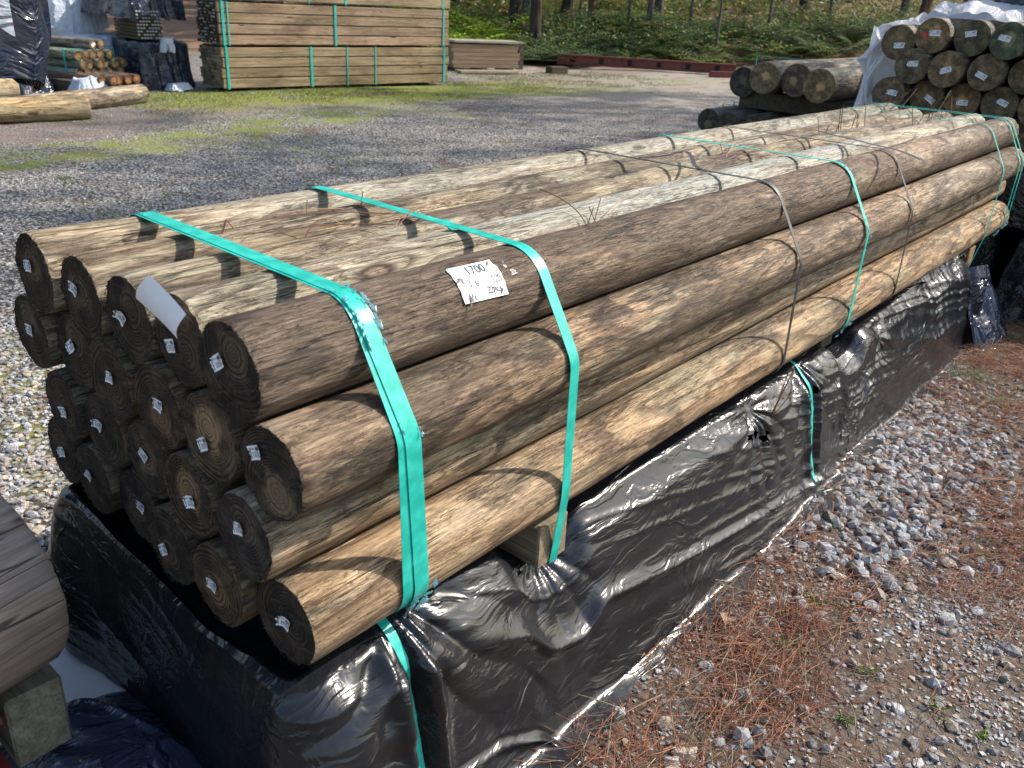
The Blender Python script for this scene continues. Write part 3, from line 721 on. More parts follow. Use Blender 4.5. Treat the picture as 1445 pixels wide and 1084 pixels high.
# ------------------------------------------------------------------ plastic-wrapped pack under the bundle
def ridged(P, s, k=2.2): return np.clip(1-np.abs(noise(P, s))*k, 0, 1)**2
def main_sheet():
    XF, XN, YF, YB, RC = 3.12, -.005, -.050, .655, .05
    pts, nrm, s = [], [], []
    xs = np.linspace(XF, XN+RC, 830)
    for x in xs: pts.append((x, YF)); nrm.append((0, -1))
    for a in np.linspace(0, 90, 26)[1:]:
        pts.append((XN+RC-RC*math.sin(R(a)), YF+RC-RC*math.cos(R(a)))); nrm.append((-math.sin(R(a)), -math.cos(R(a))))
    for y in np.linspace(YF+RC, YB-RC, 150)[1:]: pts.append((XN, y)); nrm.append((-1, 0))
    for a in np.linspace(0, 90, 26)[1:]:
        pts.append((XN+RC-RC*math.cos(R(a)), YB-RC+RC*math.sin(R(a)))); nrm.append((-math.cos(R(a)), math.sin(R(a))))
    for x in np.linspace(XN+RC, 2.4, 120)[1:]: pts.append((x, YB)); nrm.append((0, 1))
    B = np.array(pts); Nn = np.array(nrm); S_ = np.concatenate([[0], np.cumsum(np.linalg.norm(np.diff(B, axis=0), axis=1))])
    nu, nv = len(B), 120
    v = np.linspace(0, 1, nv); UU, VV = np.meshgrid(np.arange(nu), v, indexing='ij')
    bx, by = B[UU, 0], B[UU, 1]; nx_, ny_ = Nn[UU, 0], Nn[UU, 1]; ss = S_[UU]
    front = (-ny_).clip(0, 1); endf = (-nx_).clip(0, 1); back = ny_.clip(0, 1)
    # height of the shoulder
    ztop = -.098+.026*sstep(.46, .30, bx)+.022*sstep(2.30, 2.95, bx)*front+0*bx
    ztop = ztop-front*.052*(np.exp(-((bx-.52)/.085)**4)+np.exp(-((bx-1.90)/.085)**4))
    jag = .020*fbm(V3(ss*9, 0*ss), 21, 4)+.030*np.clip(noise(V3(ss*3.1, 4+0*ss), 22), 0, 1)*sstep(2.2, 2.6, bx)
    notch = np.exp(-((bx-2.66)/.045)**2)*front*.06
    ztop = ztop+endf*(-.012+.018*sstep(.5, .62, by)-.025*np.exp(-((by-.22)/.16)**2)+jag*.35)+np.minimum(jag, .01)*front*sstep(2.2, 2.6, bx)*.9
    # profile: distance out of the pack side and height fraction
    vt = np.array([0, .10, .16, .22, .34, .55, .8, .93, 1.0]); 
    dF = np.array([-.20, -.12, -.07, -.03, .010, .045, .068, .085, .115]); hF = np.array([-.09, -.03, .0, .03, .17, .50, .86, .975, 1.0])
    dE = np.array([-.035, -.012, -.004, .0, .006, .020, .014, .008, .012]); hE = np.array([.10, .02, .0, .02, .2, .56, .9, .985, 1.0])
    dFr, hFr = np.interp(VV, vt, dF), np.interp(VV, vt, hF); dEr, hEr = np.interp(VV, vt, dE), np.interp(VV, vt, hE)
    we = np.clip(endf+back*.0, 0, 1)
    tornF = sstep(2.3, 2.7, bx)*front            # the torn far part stands free with an upright edge
    d = dFr*(1-we)+dEr*we; hh = hFr*(1-we)+hEr*we
    d = np.where(VV < .16, d*(1-.85*tornF), d); 
    zb = terrain(bx+nx_*.1, by+ny_*.1)+.004
    z = ztop+(zb-ztop)*hh
    h_len = (ztop-z)
    side = sstep(.12, .30, VV)
    # flare of the back corner and of the front corner
    d = d+.045*np.exp(-((ss-(S_[-1]-(2.4-XN)+.0))/.08)**2)*side*np.sin(np.pi*VV**1.2)
    d = d+.030*np.exp(-((ss-(XF-XN))/.16)**2)*side*np.sin(np.pi*np.clip(VV*1.1, 0, 1))
    # big drape
    d = d+side*(.020*noise(V3(ss*1.6, h_len*2), 31)+.006*noise(V3(ss*3.3, h_len*5), 32))*(1-.55*endf)
    # long folds running along the pack and slightly downwards
    q = h_len+.16*ss+.03*noise(V3(ss*1.3, h_len*4), 33)
    f1 = ridged(V3(ss*.55, q*10), 34, 2.6); f2 = ridged(V3(ss*.8+9, q*24), 35, 2.4); f3 = ridged(V3(ss*1.6+5, q*50), 36, 2.)
    amp = (front+.30*endf+.3*back)*(1-.35*sstep(1.9, 2.4, bx))
    mask = sstep(-.35, .3, noise(V3(ss*1.1, h_len*3), 37))
    d = d+side*amp*(.016*f1+.0095*f2*(mask*.6+.4)+.0026*f3*mask)
    # puckers round the places where straps squeeze the film
    for (px_, pz_, a_, L_, kk) in ((.165, -.05, .020, .20, 15), (1.60, -.09, .012, .20, 14), (1.30, -.13, .012, .14, 12), (.52, -.15, .008, .12, 11), (2.15, -.16, .006, .16, 10)):
        dx, dz = bx-px_, z-pz_; rr = np.hypot(dx, dz); th = np.arctan2(dz, dx)
        w = np.exp(-rr/L_)*front*side*sstep(.0, .04, rr)
        ph = th*kk+2.5*noise(V3(bx*6, z*6), 40+int(kk))
        d = d+w*a_*(np.abs(np.sin(ph*.5))*1.3-.7)
        d = d-front*side*.018*np.exp(-(rr/.05)**2)
    # squeezed along the lower straps
    for xs_, dep in ((.158, .020), (1.595, .012)):
        e_ = (bx+.03*(z+.2)-xs_)
        d = d-front*side*dep*np.exp(-(e_/.016)**2)*sstep(1., .6, VV)+front*side*dep*.8*(np.exp(-((e_-.034)/.014)**2)+np.exp(-((e_+.034)/.014)**2))*sstep(1., .7, VV)
    # crumples
    cr_ = np.clip(noise(V3(ss*2.4, h_len*6), 51)*2-.75, 0, 1)
    d = d+side*cr_*front*.0035*fbm(V3(ss*42, h_len*60), 52, 3)
    d = d+side*.0010*fbm(V3(ss*9, h_len*30), 54, 2)
    # vertical creases on the end face
    d = d+endf*side*(.006*ridged(V3(ss*5+1.2*h_len, h_len*1.3), 61, 2.6)+.0015*ridged(V3(ss*14, h_len*3), 62))
    # hem
    hem = sstep(.90, 1., VV)
    d = d+hem*(.030*noise(V3(ss*3.3, 0*ss), 71)+.022*noise(V3(ss*11, 0*ss), 72))+front*hem*.01
    lift = np.clip(noise(V3(ss*7, 0*ss), 73), 0, 1)*.014*hem
    X = bx+nx_*d; Y = by+ny_*d
    z = np.maximum(z+lift, terrain(X, Y)+.003+.002*noise(V3(X*30, Y*30), 76))
    # the upstanding torn edge
    return np.stack([X, Y, z], -1), S_
MS, _S = main_sheet()
wp = empty('wrapped_pack', (1.5, .3, GZ)); tag(wp, 'pack wrapped in torn shiny black plastic under the strapped bundle of poles', 'wrapped pack')
def sub(o):   # keep world position under a parent empty
    p = o.parent
    o.location = Vector(o.location)-Vector(p.location); return o
F = grid_faces(MS.shape[0], MS.shape[1])
V = MS.reshape(-1, 3)
# small torn holes in the film
cen = V[F].mean(1); keep = np.ones(len(F), bool)
for hx, hz, rx_, rz_ in ((1.33, -.20, .020, .010), (1.28, -.175, .028, .006), (1.62, -.165, .010, .008)):
    ang = np.arctan2(cen[:, 2]-hz, cen[:, 0]-hx); rr = np.hypot((cen[:, 0]-hx)/rx_, (cen[:, 2]-hz)/rz_)
    keep &= ~((cen[:, 1] < .0) & (rr < 1+.45*np.sin(ang*3+hx*9)+.25*np.sin(ang*7)))
sub(link('plastic_sheet', mesh('plastic_sheet', V, F[keep][:, ::-1]), blackp, wp))
mb = MB(); mb.box((1.75, .35, -.310), (3.42, .56, .27), jit=0); sub(mb.build('pack_core', voidm, wp))
mb = MB()
for k in range(4): mb.box((1.78, .055+.005*k, -.215-.055*k), (3.46, .03, .05), jit=.001)
sub(mb.build('pack_board', sawnd, wp))
# loose dark film on top of the pack, seen in the hollow under the sawn ends
nu, nv = 60, 70
UU, VV = np.meshgrid(np.linspace(.0, .46, nu), np.linspace(-.03, .63, nv), indexing='ij')
ZZ = -.128+.012*noise(V3(UU*9, VV*9), 3)+.016*ridged(V3(UU*7+2, VV*9), 4)+.006*ridged(V3(UU*20, VV*22), 6)-.010*sstep(.38, .46, UU)
ZZ = np.minimum(ZZ, np.where(UU > .3, -.149, -.10)); ZZ = np.where(UU > .42, -.1505, ZZ)
sub(link('plastic_liner', mesh('plastic_liner', np.stack([UU, VV, ZZ], -1), grid_faces(nu, nv)), blackp, wp))
def sheet_strap(xs, label, z_end, x_of, width=.015, mat=teal):
    fr = MS[:830]; P = []
    i0 = int(np.argmin(np.abs(fr[:, 60, 0]-xs)))
    for j in range(14, 118, 3):
        q = fr[np.argmin(np.abs(fr[:, j, 0]-x_of(fr[i0, j, 2]))), j]
        if q[2] < z_end: break
        P.append(Vector((x_of(q[2]), q[1]-.003, q[2])))
    Q = [P[0]]
    for a in range(1, len(P)-1): Q.append((P[a-1]+P[a]*2+P[a+1])/4)
    Q.append(P[-1]); Q[0] = Q[0]+Vector((0, .05, .0)); V = []
    for i, p in enumerate(Q):
        o_ = Vector((0, -.0035, 0)); V += [p+o_+Vector((-width/2, 0, 0)), p+o_+Vector((width/2, 0, 0)), p+o_+Vector((width/2, .001, 0)), p+o_+Vector((-width/2, .001, 0))]
    F = [(i*4+j, i*4+(j+1) % 4, (i+1)*4+(j+1) % 4, (i+1)*4+j) for i in range(len(Q)-1) for j in range(4)]+[(0, 1, 2, 3), tuple(len(V)-4+k for k in (3, 2, 1, 0))]
    return tag(link('packing_strap', mesh('packing_strap', V, F, False), mat), label, 'strap', 'straps round the wrapped pack')
sheet_strap(.16, 'wide teal strap squeezing the black plastic at the near end', -.44, lambda z: .158+.0*z, .0165)
sheet_strap(1.6, 'narrow teal strap lying on the black plastic below the middle of the bundle', -.405, lambda z: 1.60+.05*(z+.2), .0125)

# ------------------------------------------------------------------ generic draped film over a block
def wrap(name, L, Wd, H, mat, seed=0, hem=.0, flare=.04, nu=150, nv=60, amp=1., jag=.05, parent=None, topr=.10, loc=(0, 0, 0), rz=0, open_end=0.):
    """film over a block L x Wd x H standing on z=0, its corner at the origin; hem = height of the lower edge"""
    u = np.linspace(0, 1, nu, endpoint=False); v = np.linspace(0, 1, nv); UU, VV = np.meshgrid(u, v, indexing='ij')
    a = UU*2*np.pi; ca, sa = np.cos(a), np.sin(a)
    k = 1/np.maximum(np.abs(ca), np.abs(sa)); k2 = (k*.86+.14*1.0)
    ex, ey = np.clip(ca*k2, -1, 1), np.clip(sa*k2, -1, 1)
    rr = np.clip(VV/.38, 0, 1); dn = np.clip((VV-.36)/.64, 0, 1)
    x, y = ex*L/2*rr, ey*Wd/2*rr
    n = np.stack([ca, sa], -1); s = UU*2*(L+Wd)
    lo = hem+jag*fbm(V3(np.cos(a)*3+seed, np.sin(a)*3), seed+1, 4)+open_end*np.clip(-ca, 0, 1)**3
    z = H-(H-np.maximum(lo, .0))*dn**.95
    hl = dn*(H)
    off = flare*dn**1.5+amp*dn.clip(0, 1)**.4*(.030*ridged(V3(np.cos(a)*4.5+seed, np.sin(a)*4.5, hl*.9), seed+2, 2.2)+.016*ridged(V3(np.cos(a)*11+seed, np.sin(a)*11, hl*2.6), seed+3)+.010*fbm(V3(x*5+seed, y*5, z*6), seed+4, 3))*min(1, max(L, Wd))
    x = x+n[..., 0]*off; y = y+n[..., 1]*off
    z = z+amp*(.012*noise(V3(x*5, y*5, seed+0*x), seed+6)+.010*ridged(V3(x*6, y*8, seed+0*x), seed+7)+.004*fbm(V3(x*22, y*22, z*12), seed+8, 2))*(dn < .9)
    V = np.stack([x+L/2, y+Wd/2, z], -1).reshape(-1, 3)
    o = link(name, mesh(name, V, grid_faces(nu, nv, True) if False else wrapu(nu, nv)), mat, parent, loc=loc, rot=(0, 0, rz))
    return o
def wrapu(nu, nv):
    i = np.arange(nu)[:, None]; j = np.arange(nv-1)[None, :]; k = (i+1) % nu
    return np.stack(np.broadcast_arrays(i*nv+j, k*nv+j, k*nv+j+1, i*nv+j+1), -1).reshape(-1, 4)

# ------------------------------------------------------------------ foreground at the left: thick pole on a bearer, steel arm, film and paper on the ground
def round_pole(L, r, loc, rz, label, color, seed, group=None, endmat=None, tick=None, seg=40, nx=24, tilt=0, ecol=(1, 1, 1, 1), cat='pole', name='pine_pole', share={}):
    key = (round(L, 2), round(r, 3), seed)
    if key not in share: share[key] = pole_data(L, r, seg=seg, nx=nx, seed=seed, bend=.003, fuzz=60)
    side, end = share[key]
    o = link(name, side, wood, loc=loc, rot=(0, tilt, rz), color=color); tag(o, label, cat, group)
    q = random.uniform(-3, 3)
    o.rotation_euler = (Matrix.Rotation(rz, 3, 'Z') @ Matrix.Rotation(tilt, 3, 'Y') @ Matrix.Rotation(q, 3, 'X')).to_euler()
    link('sawn_end', end, endmat or endb, o, color=ecol)
    if tick:
        t = link('paper_ticket', TICK[seed % 7], None, o, loc=(-.003, tick[0]*math.cos(-q)-tick[1]*math.sin(-q), tick[0]*math.sin(-q)+tick[1]*math.cos(-q)), rot=(random.uniform(-.6, .6)-q, 0, 0)); s_ = tick[2] if len(tick) > 2 else 1.6; t.scale = (1, s_*1.5, s_*.8)
    return o
a_ = .187; Lp = 2.6
bigpole = round_pole(Lp, .151, (-.174, .425, -.046), a_+math.pi, 'thick grey weathered pole cut off by the lower left edge of the picture', (1.15, 1.12, 1.1, .15), 91, seg=96, nx=60)
bigpole.data.materials[0] = sawn_material('weathered_grey_pole', (.34, .295, .265), (.20, .175, .16))
tag(MB().box((0, 0, 0), (.62, .080, .125), bev=.004, jit=.0015).build('timber_bearer', sawng, loc=(-.196, .645, -.2605), rot=(0, 0, math.pi/2), color=(.95, .98, .86, 1)), 'squared grey bearer holding up the thick pole at lower left', 'bearer')
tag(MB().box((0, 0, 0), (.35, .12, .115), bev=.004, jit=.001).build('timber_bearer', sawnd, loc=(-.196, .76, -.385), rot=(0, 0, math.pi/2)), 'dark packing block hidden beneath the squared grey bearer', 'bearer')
mb = MB(); mb.box((0, 0, 0), (.09, .9, .012)); mb.box((0, 0, -.10), (.09, .9, .012)); mb.box((0, 0, -.05), (.012, .9, .09)); 
tag(mb.build('steel_arm', redst, loc=(-.292, .76, -.2)), 'rust red steel rack arm at the bottom left corner', 'rack arm')
mb = MB(); mb.box((-.9, 1.25, .35), (.1, .1, 1.6)); mb.box((-.9, 1.25, -.44), (.3, .3, .012)); mb.box((-.6, 1.25, -.31), (.62, .08, .07)); mb.box((-.5, 1.25, .505), (.85, .08, .05))
# paper / white sheet scrap
nu, nv = 26, 22
UU, VV = np.meshgrid(np.linspace(-.36, .02, nu), np.linspace(.46, .80, nv), indexing='ij')
ed = .02*noise(V3(UU*20, VV*20), 7)
ZZ = terrain(UU, VV)+.012+.008*noise(V3(UU*7, VV*7), 5)
tag(link('plastic_scrap', mesh('plastic_scrap', np.stack([UU+ed, VV+ed*.8-.25*(UU+.1), ZZ], -1), grid_faces(nu, nv)), paper), 'flat white plastic scrap on the gravel below the thick pole', 'plastic scrap')
nu, nv = 90, 90
UU, VV = np.meshgrid(np.linspace(-.36, .0, nu), np.linspace(-.06, .50, nv), indexing='ij')
hump = np.sin(np.pi*np.linspace(0, 1, nu))[:, None]**.6*np.sin(np.pi*np.linspace(0, 1, nv))[None, :]**.6
ZZ = terrain(UU, VV)+.004+hump*(.05+.05*noise(V3(UU*5, VV*5), 15)+.090*ridged(V3(UU*6+VV*3, VV*3), 16, 2.2)+.045*ridged(V3(UU*12+VV*6, VV*6), 17)+.002*fbm(V3(UU*40, VV*40), 18, 2))
tag(link('crumpled_film', mesh('crumpled_film', np.stack([UU+.03*noise(V3(VV*9, UU*9), 3), VV+.03*noise(V3(UU*9, VV*9), 4), ZZ], -1), grid_faces(nu, nv)), heapp), 'crumpled glossy black film with painted blue sheen, heaped at the bottom left', 'plastic film')

# wrapped pack hanging in from the top left, on the upper arms of the rack
tl = empty('wrapped_pack', (-.35, 1.3, .6)); tag(tl, 'blurred blue black wrapped pack end sticking in at the top left corner', 'wrapped pack')
def keep(o, loc):
    o.location = Vector(loc)-Vector(o.parent.location); return o
keep(wrap('plastic_sheet', 1.25, .75, .62, bluep, seed=4, hem=.02, flare=-.07, jag=.05, amp=1.3, parent=tl, nu=220, nv=90), (-.99, .88, .535))
keep(MB().box((0, 0, 0), (1.1, .6, .5)).build('pack_core', voidm, tl), (-.37, 1.25, .84))
nu, nv = 16, 16
UU, VV = np.meshgrid(np.linspace(0, .045, nu), np.linspace(0, .16, nv), indexing='ij')
o = link('white_label', mesh('white_label', np.stack([UU, -.012-.02*np.sin(UU*12), VV-.3*UU+.01*noise(V3(UU*20, VV*20), 3)], -1), grid_faces(nu, nv)), whitep, tl); keep(o, (.085, .86, .66))
o = MB().box((0, 0, 0), (.006, .002, .07), rot=Matrix.Rotation(R(-24), 3, 'Y')).build('red_stripe', redtag, tl); keep(o, (.112, .842, .69))
rk = mb.build('rack_post', redst); tag(rk, 'dark red steel rack post with a base plate, left of the bundle', 'rack post')

# ------------------------------------------------------------------ right: pile of thick poles on black wrapped packs
names = [(.27, .24, .19, .45), (.33, .27, .19, .4), (.30, .25, .2, .5), (.24, .24, .2, .5)]
ecs = [(1.15, 1.0, .76, .3), (1.5, 1.18, .85, .8), (.95, .92, .76, .0), (1.35, 1.1, .84, .5), (1.1, .96, .8, .2)]
rows = [('top', .668, [.787, .622, .443, .265, .09, -.08]), ('second', .522, [.672, .503, .330, .158, -.014, -.19]), ('third', .380, [.757, .588, .418, .248, .078, -.10]), ('lowest', .238, [.672, .50, .33, .16, -.01])]
nm = ['leftmost', 'second from the left', 'third from the left', 'fourth from the left', 'fifth from the left', 'sixth from the left']
xt = {(0, 0): 'greenish', (0, 1): 'red tipped ticket', (0, 3): 'dark green'}
for ri, (rn, z, ys) in enumerate(rows):
    for k, y in enumerate(ys):
        z_ = z-(.042 if (ri, k) == (0, 0) else 0)
        o = round_pole(3.4, .0835, (4.3+random.uniform(-.06, .05)+(.10 if ri == 3 else 0), y, z_), 0, f'thick pole, {nm[k]} in the {rn} row of the pile', names[(ri+k) % 4], 200+(ri*3+k) % 5,
                   'thick poles piled behind the far end', ecol=ecs[(ri*2+k) % 5] if (ri, k) != (0, 3) else (.70, .90, .76, 1), tick=(random.uniform(-.02, .02), random.uniform(-.015, .02), 1.75))
        if (ri, k) == (0, 1): 
            t = MB().box((0, 0, 0), (.001, .022, .020)).build('red_tag', redtag, o); q = o.rotation_euler.x
            t.location = (-.006, .034*math.cos(-q), .034*math.sin(-q)); t.rotation_euler = (-q, 0, 0)
wrap_o = lambda lab, L, Wd, H, loc, mat=dullp, seed=0, **k: tag(wrap('wrapped_pack', L, Wd, H, mat, seed=seed, loc=loc, **k), lab, 'wrapped pack')
wrap_o('low pack in dull black plastic on the litter beyond the bundle, right edge', 3.0, 1.22, .34, (3.62, -1.30, GZ), seed=31, flare=.07, nu=260, nv=80, amp=1.3, jag=.02)
wrap_o('black wrapped pack directly under the pile of thick poles', 3.1, 1.95, .24, (3.86, -1.02, -.09), seed=37, flare=.0, amp=.7, hem=0.)
wrap_o('black wrapped pack behind the far end of the main bundle, lowest of its stack', 3.0, .86, .33, (3.92, .0, GZ), seed=39, amp=.6)
wrap_o('dark blue tarpaulined pack above the white wrap at the top right', 2.6, 1.5, .42, (5.0, -.95, .82), bluep, seed=44, flare=.02, amp=1.4)
# a loose bag corner at the far end of the torn sheet
nu, nv = 60, 50
UU, VV = np.meshgrid(np.linspace(0, 1, nu), np.linspace(0, 1, nv), indexing='ij')
X = 3.10+.42*UU; Zz = -.16-.29*VV+.03*np.sin(UU*5)*(1-VV); Y = -.045-.13*VV-.06*np.sin(UU*3.0)+.04*ridged(V3(UU*3.4+.4*VV, VV*.8), 81, 2)+.014*ridged(V3(UU*9, VV*2), 82)
Zz = np.maximum(Zz, terrain(X, Y)+.004)
tag(link('loose_film', mesh('loose_film', np.stack([X, Y, Zz], -1), grid_faces(nu, nv)), bluep), 'loose crumpled flap of black film between the torn sheet and the next pack', 'plastic film')
# white cloth round the pile
path = [(.955, .12), (.94, .30), (.925, .50), (.91, .62), (.885, .700), (.80, .742), (.745, .775), (.66, .798), (.50, .803), (.3, .806), (.1, .81), (-.25, .80), (-.4, .74)]
P = []
for (a, b) in zip(path[:-1], path[1:]):
    for t in np.linspace(0, 1, 10, endpoint=False): P.append((a[0]+(b[0]-a[0])*t, a[1]+(b[1]-a[1])*t))
P = np.array(P); n1 = len(P); xs = np.linspace(0, 1, 90); UU, II = np.meshgrid(xs, np.arange(n1), indexing='ij')
fr = 4.34+.16*sstep(30, 52, II)+.05*fbm(V3(II*.13, 0*II), 91, 4)
X = fr+(7.6-fr)*UU; Y = P[II, 0]; Zz = P[II, 1]; w_ = .030*ridged(V3(X*1.1, II*.12), 92, 2)+.014*ridged(V3(X*5, II*.3), 93)+.01*fbm(V3(X*5, II*.2), 94, 3)
lf = sstep(45, 25, II); Y = Y+w_*lf+.05*lf*np.exp(-UU*9)*np.sin(II*.35); Zz = Zz+w_*(1-lf)+.02*np.exp(-UU*14)*noise(V3(II*.3, 0*II), 95)
Zz = np.where(UU < .03, Zz-sstep(40, 62, II)*.05*(1-UU/.03), Zz)
ww = tag(link('white_wrap', mesh('white_wrap', np.stack([X, Y, Zz], -1), grid_faces(90, n1)[:, ::-1]), whitec), 'white cloth wrap draped over the top and left side of the pole pile', 'wrap')
nu, nv = 40, 60; UU, VV = np.meshgrid(np.linspace(0, 1, nu), np.linspace(0, 1, nv), indexing='ij')
Yf = .955-(.115-.05*VV+.03*np.sin(VV*9))*UU; Zf = .12+.575*VV-.02*UU; Xf = 4.40+.05*noise(V3(UU*2, VV*2), 5)+.03*ridged(V3(UU*5, VV*.8), 6, 2.2)-.05*(1-VV)
link('side_flap', mesh('side_flap', np.stack([Xf, Yf, Zf], -1), grid_faces(nu, nv)), whitec, ww)

# ------------------------------------------------------------------ stack of four poles, bearer, lower bundle
for k, (x, y, z, r_, c, e) in enumerate([(5.50, 2.17, .262, .103, (.30, .26, .2, .55), (.45, .45, .5, 1)), (5.36, 1.95, .315, .107, (.46, .38, .27, .35), (1.4, 1.2, .9, 1)), (5.40, 1.735, .318, .107, (.44, .37, .27, .4), (1.0, .85, .75, 1)), (5.22, 1.50, .312, .108, (.40, .35, .25, .4), (1.6, 1.35, .9, 1))]):
    round_pole(4.2, r_, (x, y, z), R(1.5), f'thick round pole, {nm[k] if k < 3 else "rightmost"} of the four on a dark bearer', c, 300+k, 'four thick poles on a bearer', ecol=e)
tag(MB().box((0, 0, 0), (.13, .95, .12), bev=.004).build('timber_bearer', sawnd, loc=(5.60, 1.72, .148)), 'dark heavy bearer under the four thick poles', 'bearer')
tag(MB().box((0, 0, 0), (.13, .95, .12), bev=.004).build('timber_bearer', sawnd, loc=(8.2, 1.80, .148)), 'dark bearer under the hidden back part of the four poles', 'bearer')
for rr_, z in enumerate((-.002, -.172, -.342)):
    for k in range(5):
        round_pole(3.6, .0845, (5.25+random.uniform(-.04, .04), 2.27-.175*k, z), 0, f'dark low pole, {nm[k]} in the {["top", "middle", "bottom"][rr_]} row beneath the four thick poles', (.22, .2, .17, .6), 310+k % 3, 'dark poles in the low stack', ecol=(.5, .5, .5, 1), seg=28, nx=8)
def loop_strap(name, box, xs, w, mat, label, group=None, axis='x', rz=0, org=(0, 0, 0), parent=None, t=.003):
    """rectangular strap ring round box (y0,y1,z0,z1) at x=xs in the local frame of org/rz"""
    y0, y1, z0, z1 = box; mb = MB()
    mb.box((xs, y0-t/2, (z0+z1)/2), (w, t, z1-z0+2*t)); mb.box((xs, y1+t/2, (z0+z1)/2), (w, t, z1-z0+2*t))
    mb.box((xs, (y0+y1)/2, z1+t/2), (w, y1-y0, t)); mb.box((xs, (y0+y1)/2, z0-t/2), (w, y1-y0, t))
    o = mb.build(name, mat, loc=org); o.rotation_euler = (0, 0, rz)
    return tag(o, label, 'strap', group)
loop_strap('packing_strap', (1.484, 2.358, -.43, .085), 5.62, .012, teal, 'teal strap across the low dark poles, nearer of two')
loop_strap('packing_strap', (1.484, 2.358, -.43, .088), 5.80, .012, teal, 'teal strap across the low dark poles, farther of two')
loop_strap('packing_strap', (1.39, 2.28, .086, .425), 5.90, .012, teal, 'thin teal strap over the four thick poles')
tag(wrap('loose_film', 1.5, .42, .42, clearp, seed=51, hem=.02, flare=.06, amp=2.2, jag=.12, loc=(5.75, .98, .02), nu=200, nv=70), 'milky crumpled plastic beside the rightmost of the four poles', 'plastic film')

# ------------------------------------------------------------------ poles lying on the ground at the left
GP = 'loose poles on the ground at the left'
round_pole(2.9, .100, (3.02, 7.10, zt(2.6, 7.1)+.098), math.pi-R(9), 'honey coloured loose pole lying nearest on the ground at the left edge', (.52, .40, .22, .0), 401, GP)
round_pole(3.4, .094, (3.92, 7.86, zt(3.5, 7.7)+.09), math.pi+R(19), 'grey and tan loose pole lying behind the honey coloured one', (.42, .35, .25, .42), 402, GP)
round_pole(2.6, .115, (3.05, 8.72, zt(3, 8.7)+.115), math.pi+R(4), 'stubby honey coloured pole end under the hanging wrapped pack', (.52, .40, .24, .05), 403, GP)

# ------------------------------------------------------------------ sawn timber packs
ORG = (5.20, 8.43); RZ = R(-5.6)
unit = mesh('board', MB().box((0, 0, 0), (1, 1, 1)).v, MB().box((0, 0, 0), (1, 1, 1)).f, False)
def piece(name, mat_, parent, loc, dim, col=(1, 1, 1, 1), rz=0, me=[None]):
    key = 'piece_'+mat_.name
    m_ = bpy.data.meshes.get(key)
    if m_ is None: m_ = unit.copy(); m_.name = key; m_.materials.append(mat_)
    o = bpy.data.objects.new(name, m_); COL.objects.link(o); o.parent = parent; o.location = loc; o.scale = dim; o.color = col; o.rotation_euler = (0, 0, rz)
    return o
def bevbox_mesh(nm_, d, mat_, bev=.004):
    me = bpy.data.meshes.get(nm_)
    if me is None:
        b = MB().box((0, 0, 0), d, bev=bev); me = mesh(nm_, b.v, b.f, False); me.materials.append(mat_)
    return me
PL, PW, PH = 3.34, .52, .455
def timber_pack(z0, label, courses, tone, end, straps, seed):
    rnd = random.Random(seed)
    root = empty('timber_pack', (ORG[0], ORG[1], z0), RZ); tag(root, label, 'timber pack', 'sawn timber packs in a stack')
    MB().box((PL/2, PW/2, PH/2-.003), (PL-.12, PW-.06, PH-.02)).build('pack_core', sawnd, root)
    h = PH/courses
    for side in (0, 1):
        for c in range(courses):
            me = bevbox_mesh(f'side_board_{courses}', (PL, .045, h-.011), sawn, .005)
            kk = rnd.uniform(.82, 1.12); cc = tuple(t*kk*rnd.uniform(.97, 1.03) for t in tone)+(1,)
            o = bpy.data.objects.new('board', me); COL.objects.link(o); o.parent = root; o.color = cc
            o.location = (PL/2+rnd.uniform(-.012, .012), (.022 if side == 0 else PW-.022)+rnd.uniform(-.005, .005), h*(c+.5))
            o.rotation_euler = (rnd.uniform(-.006, .006), rnd.uniform(-.0015, .0015), rnd.uniform(-.001, .001))
    nx_, nz_, white = end
    for i in range(nx_):
        for j in range(nz_):
            w, hh_ = (PW-.07)/nx_, (PH-.02)/nz_
            nm_ = 'lath' if white else 'paling'
            col = (1.0, .95, .85, 1) if not white else (.8, .75, .62, 1)
            mt = sawng if not white else sawnd
            k = rnd.uniform(.6, 1.3); 
            piece(nm_, mt, root, (.04-rnd.uniform(0, .035), .035+w*(i+.5)+rnd.uniform(-.002, .002), .012+hh_*(j+.5)), (.10, w-.006, hh_-.005), (col[0]*k, col[1]*k, col[2]*k, 1))
            if white and rnd.random() < .8: piece('painted_tip', whitec, root, (-.018-.0, .035+w*(i+.5), .012+hh_*(j+.5)+rnd.uniform(-.004, .004)), (.022, w*.55, hh_*.5))
            elif white: piece('painted_tip', whitec, root, (-.004, .035+w*(i+.5), .012+hh_*(j+.5)), (.03, w*.5, hh_*.3))
    for n_, (s_, wd) in enumerate(straps):
        nmz = ['first', 'second', 'third', 'fourth', 'fifth', 'sixth'][n_]
        loop_strap('packing_strap', (-.006, PW+.006, .0, PH+.001), s_, wd, teal, f'teal strap, {nmz} from the left round the {label.split(",")[0].split(" of sawn")[0]} sawn timber pack', 'straps round the sawn timber packs', rz=RZ, org=(ORG[0], ORG[1], z0))
    return root
zb = zt(6.5, 8.5)+.0
piece_b = tag(MB().box((0, 0, 0), (.1, .5, .05)).build('timber_bearer', sawnd, loc=(5.6, 8.68, zb+.0)), 'low bearer under the left part of the timber packs', 'bearer')
timber_pack(zb+.028, 'bottom pack of sawn timber, yellowish, with rough grey paling ends on mossy grass', 4, (1.0, .94, .78), (5, 11, False), ((.06, .028), (1.16, .03), (1.68, .015), (2.11, .015), (3.26, .03)), 1)
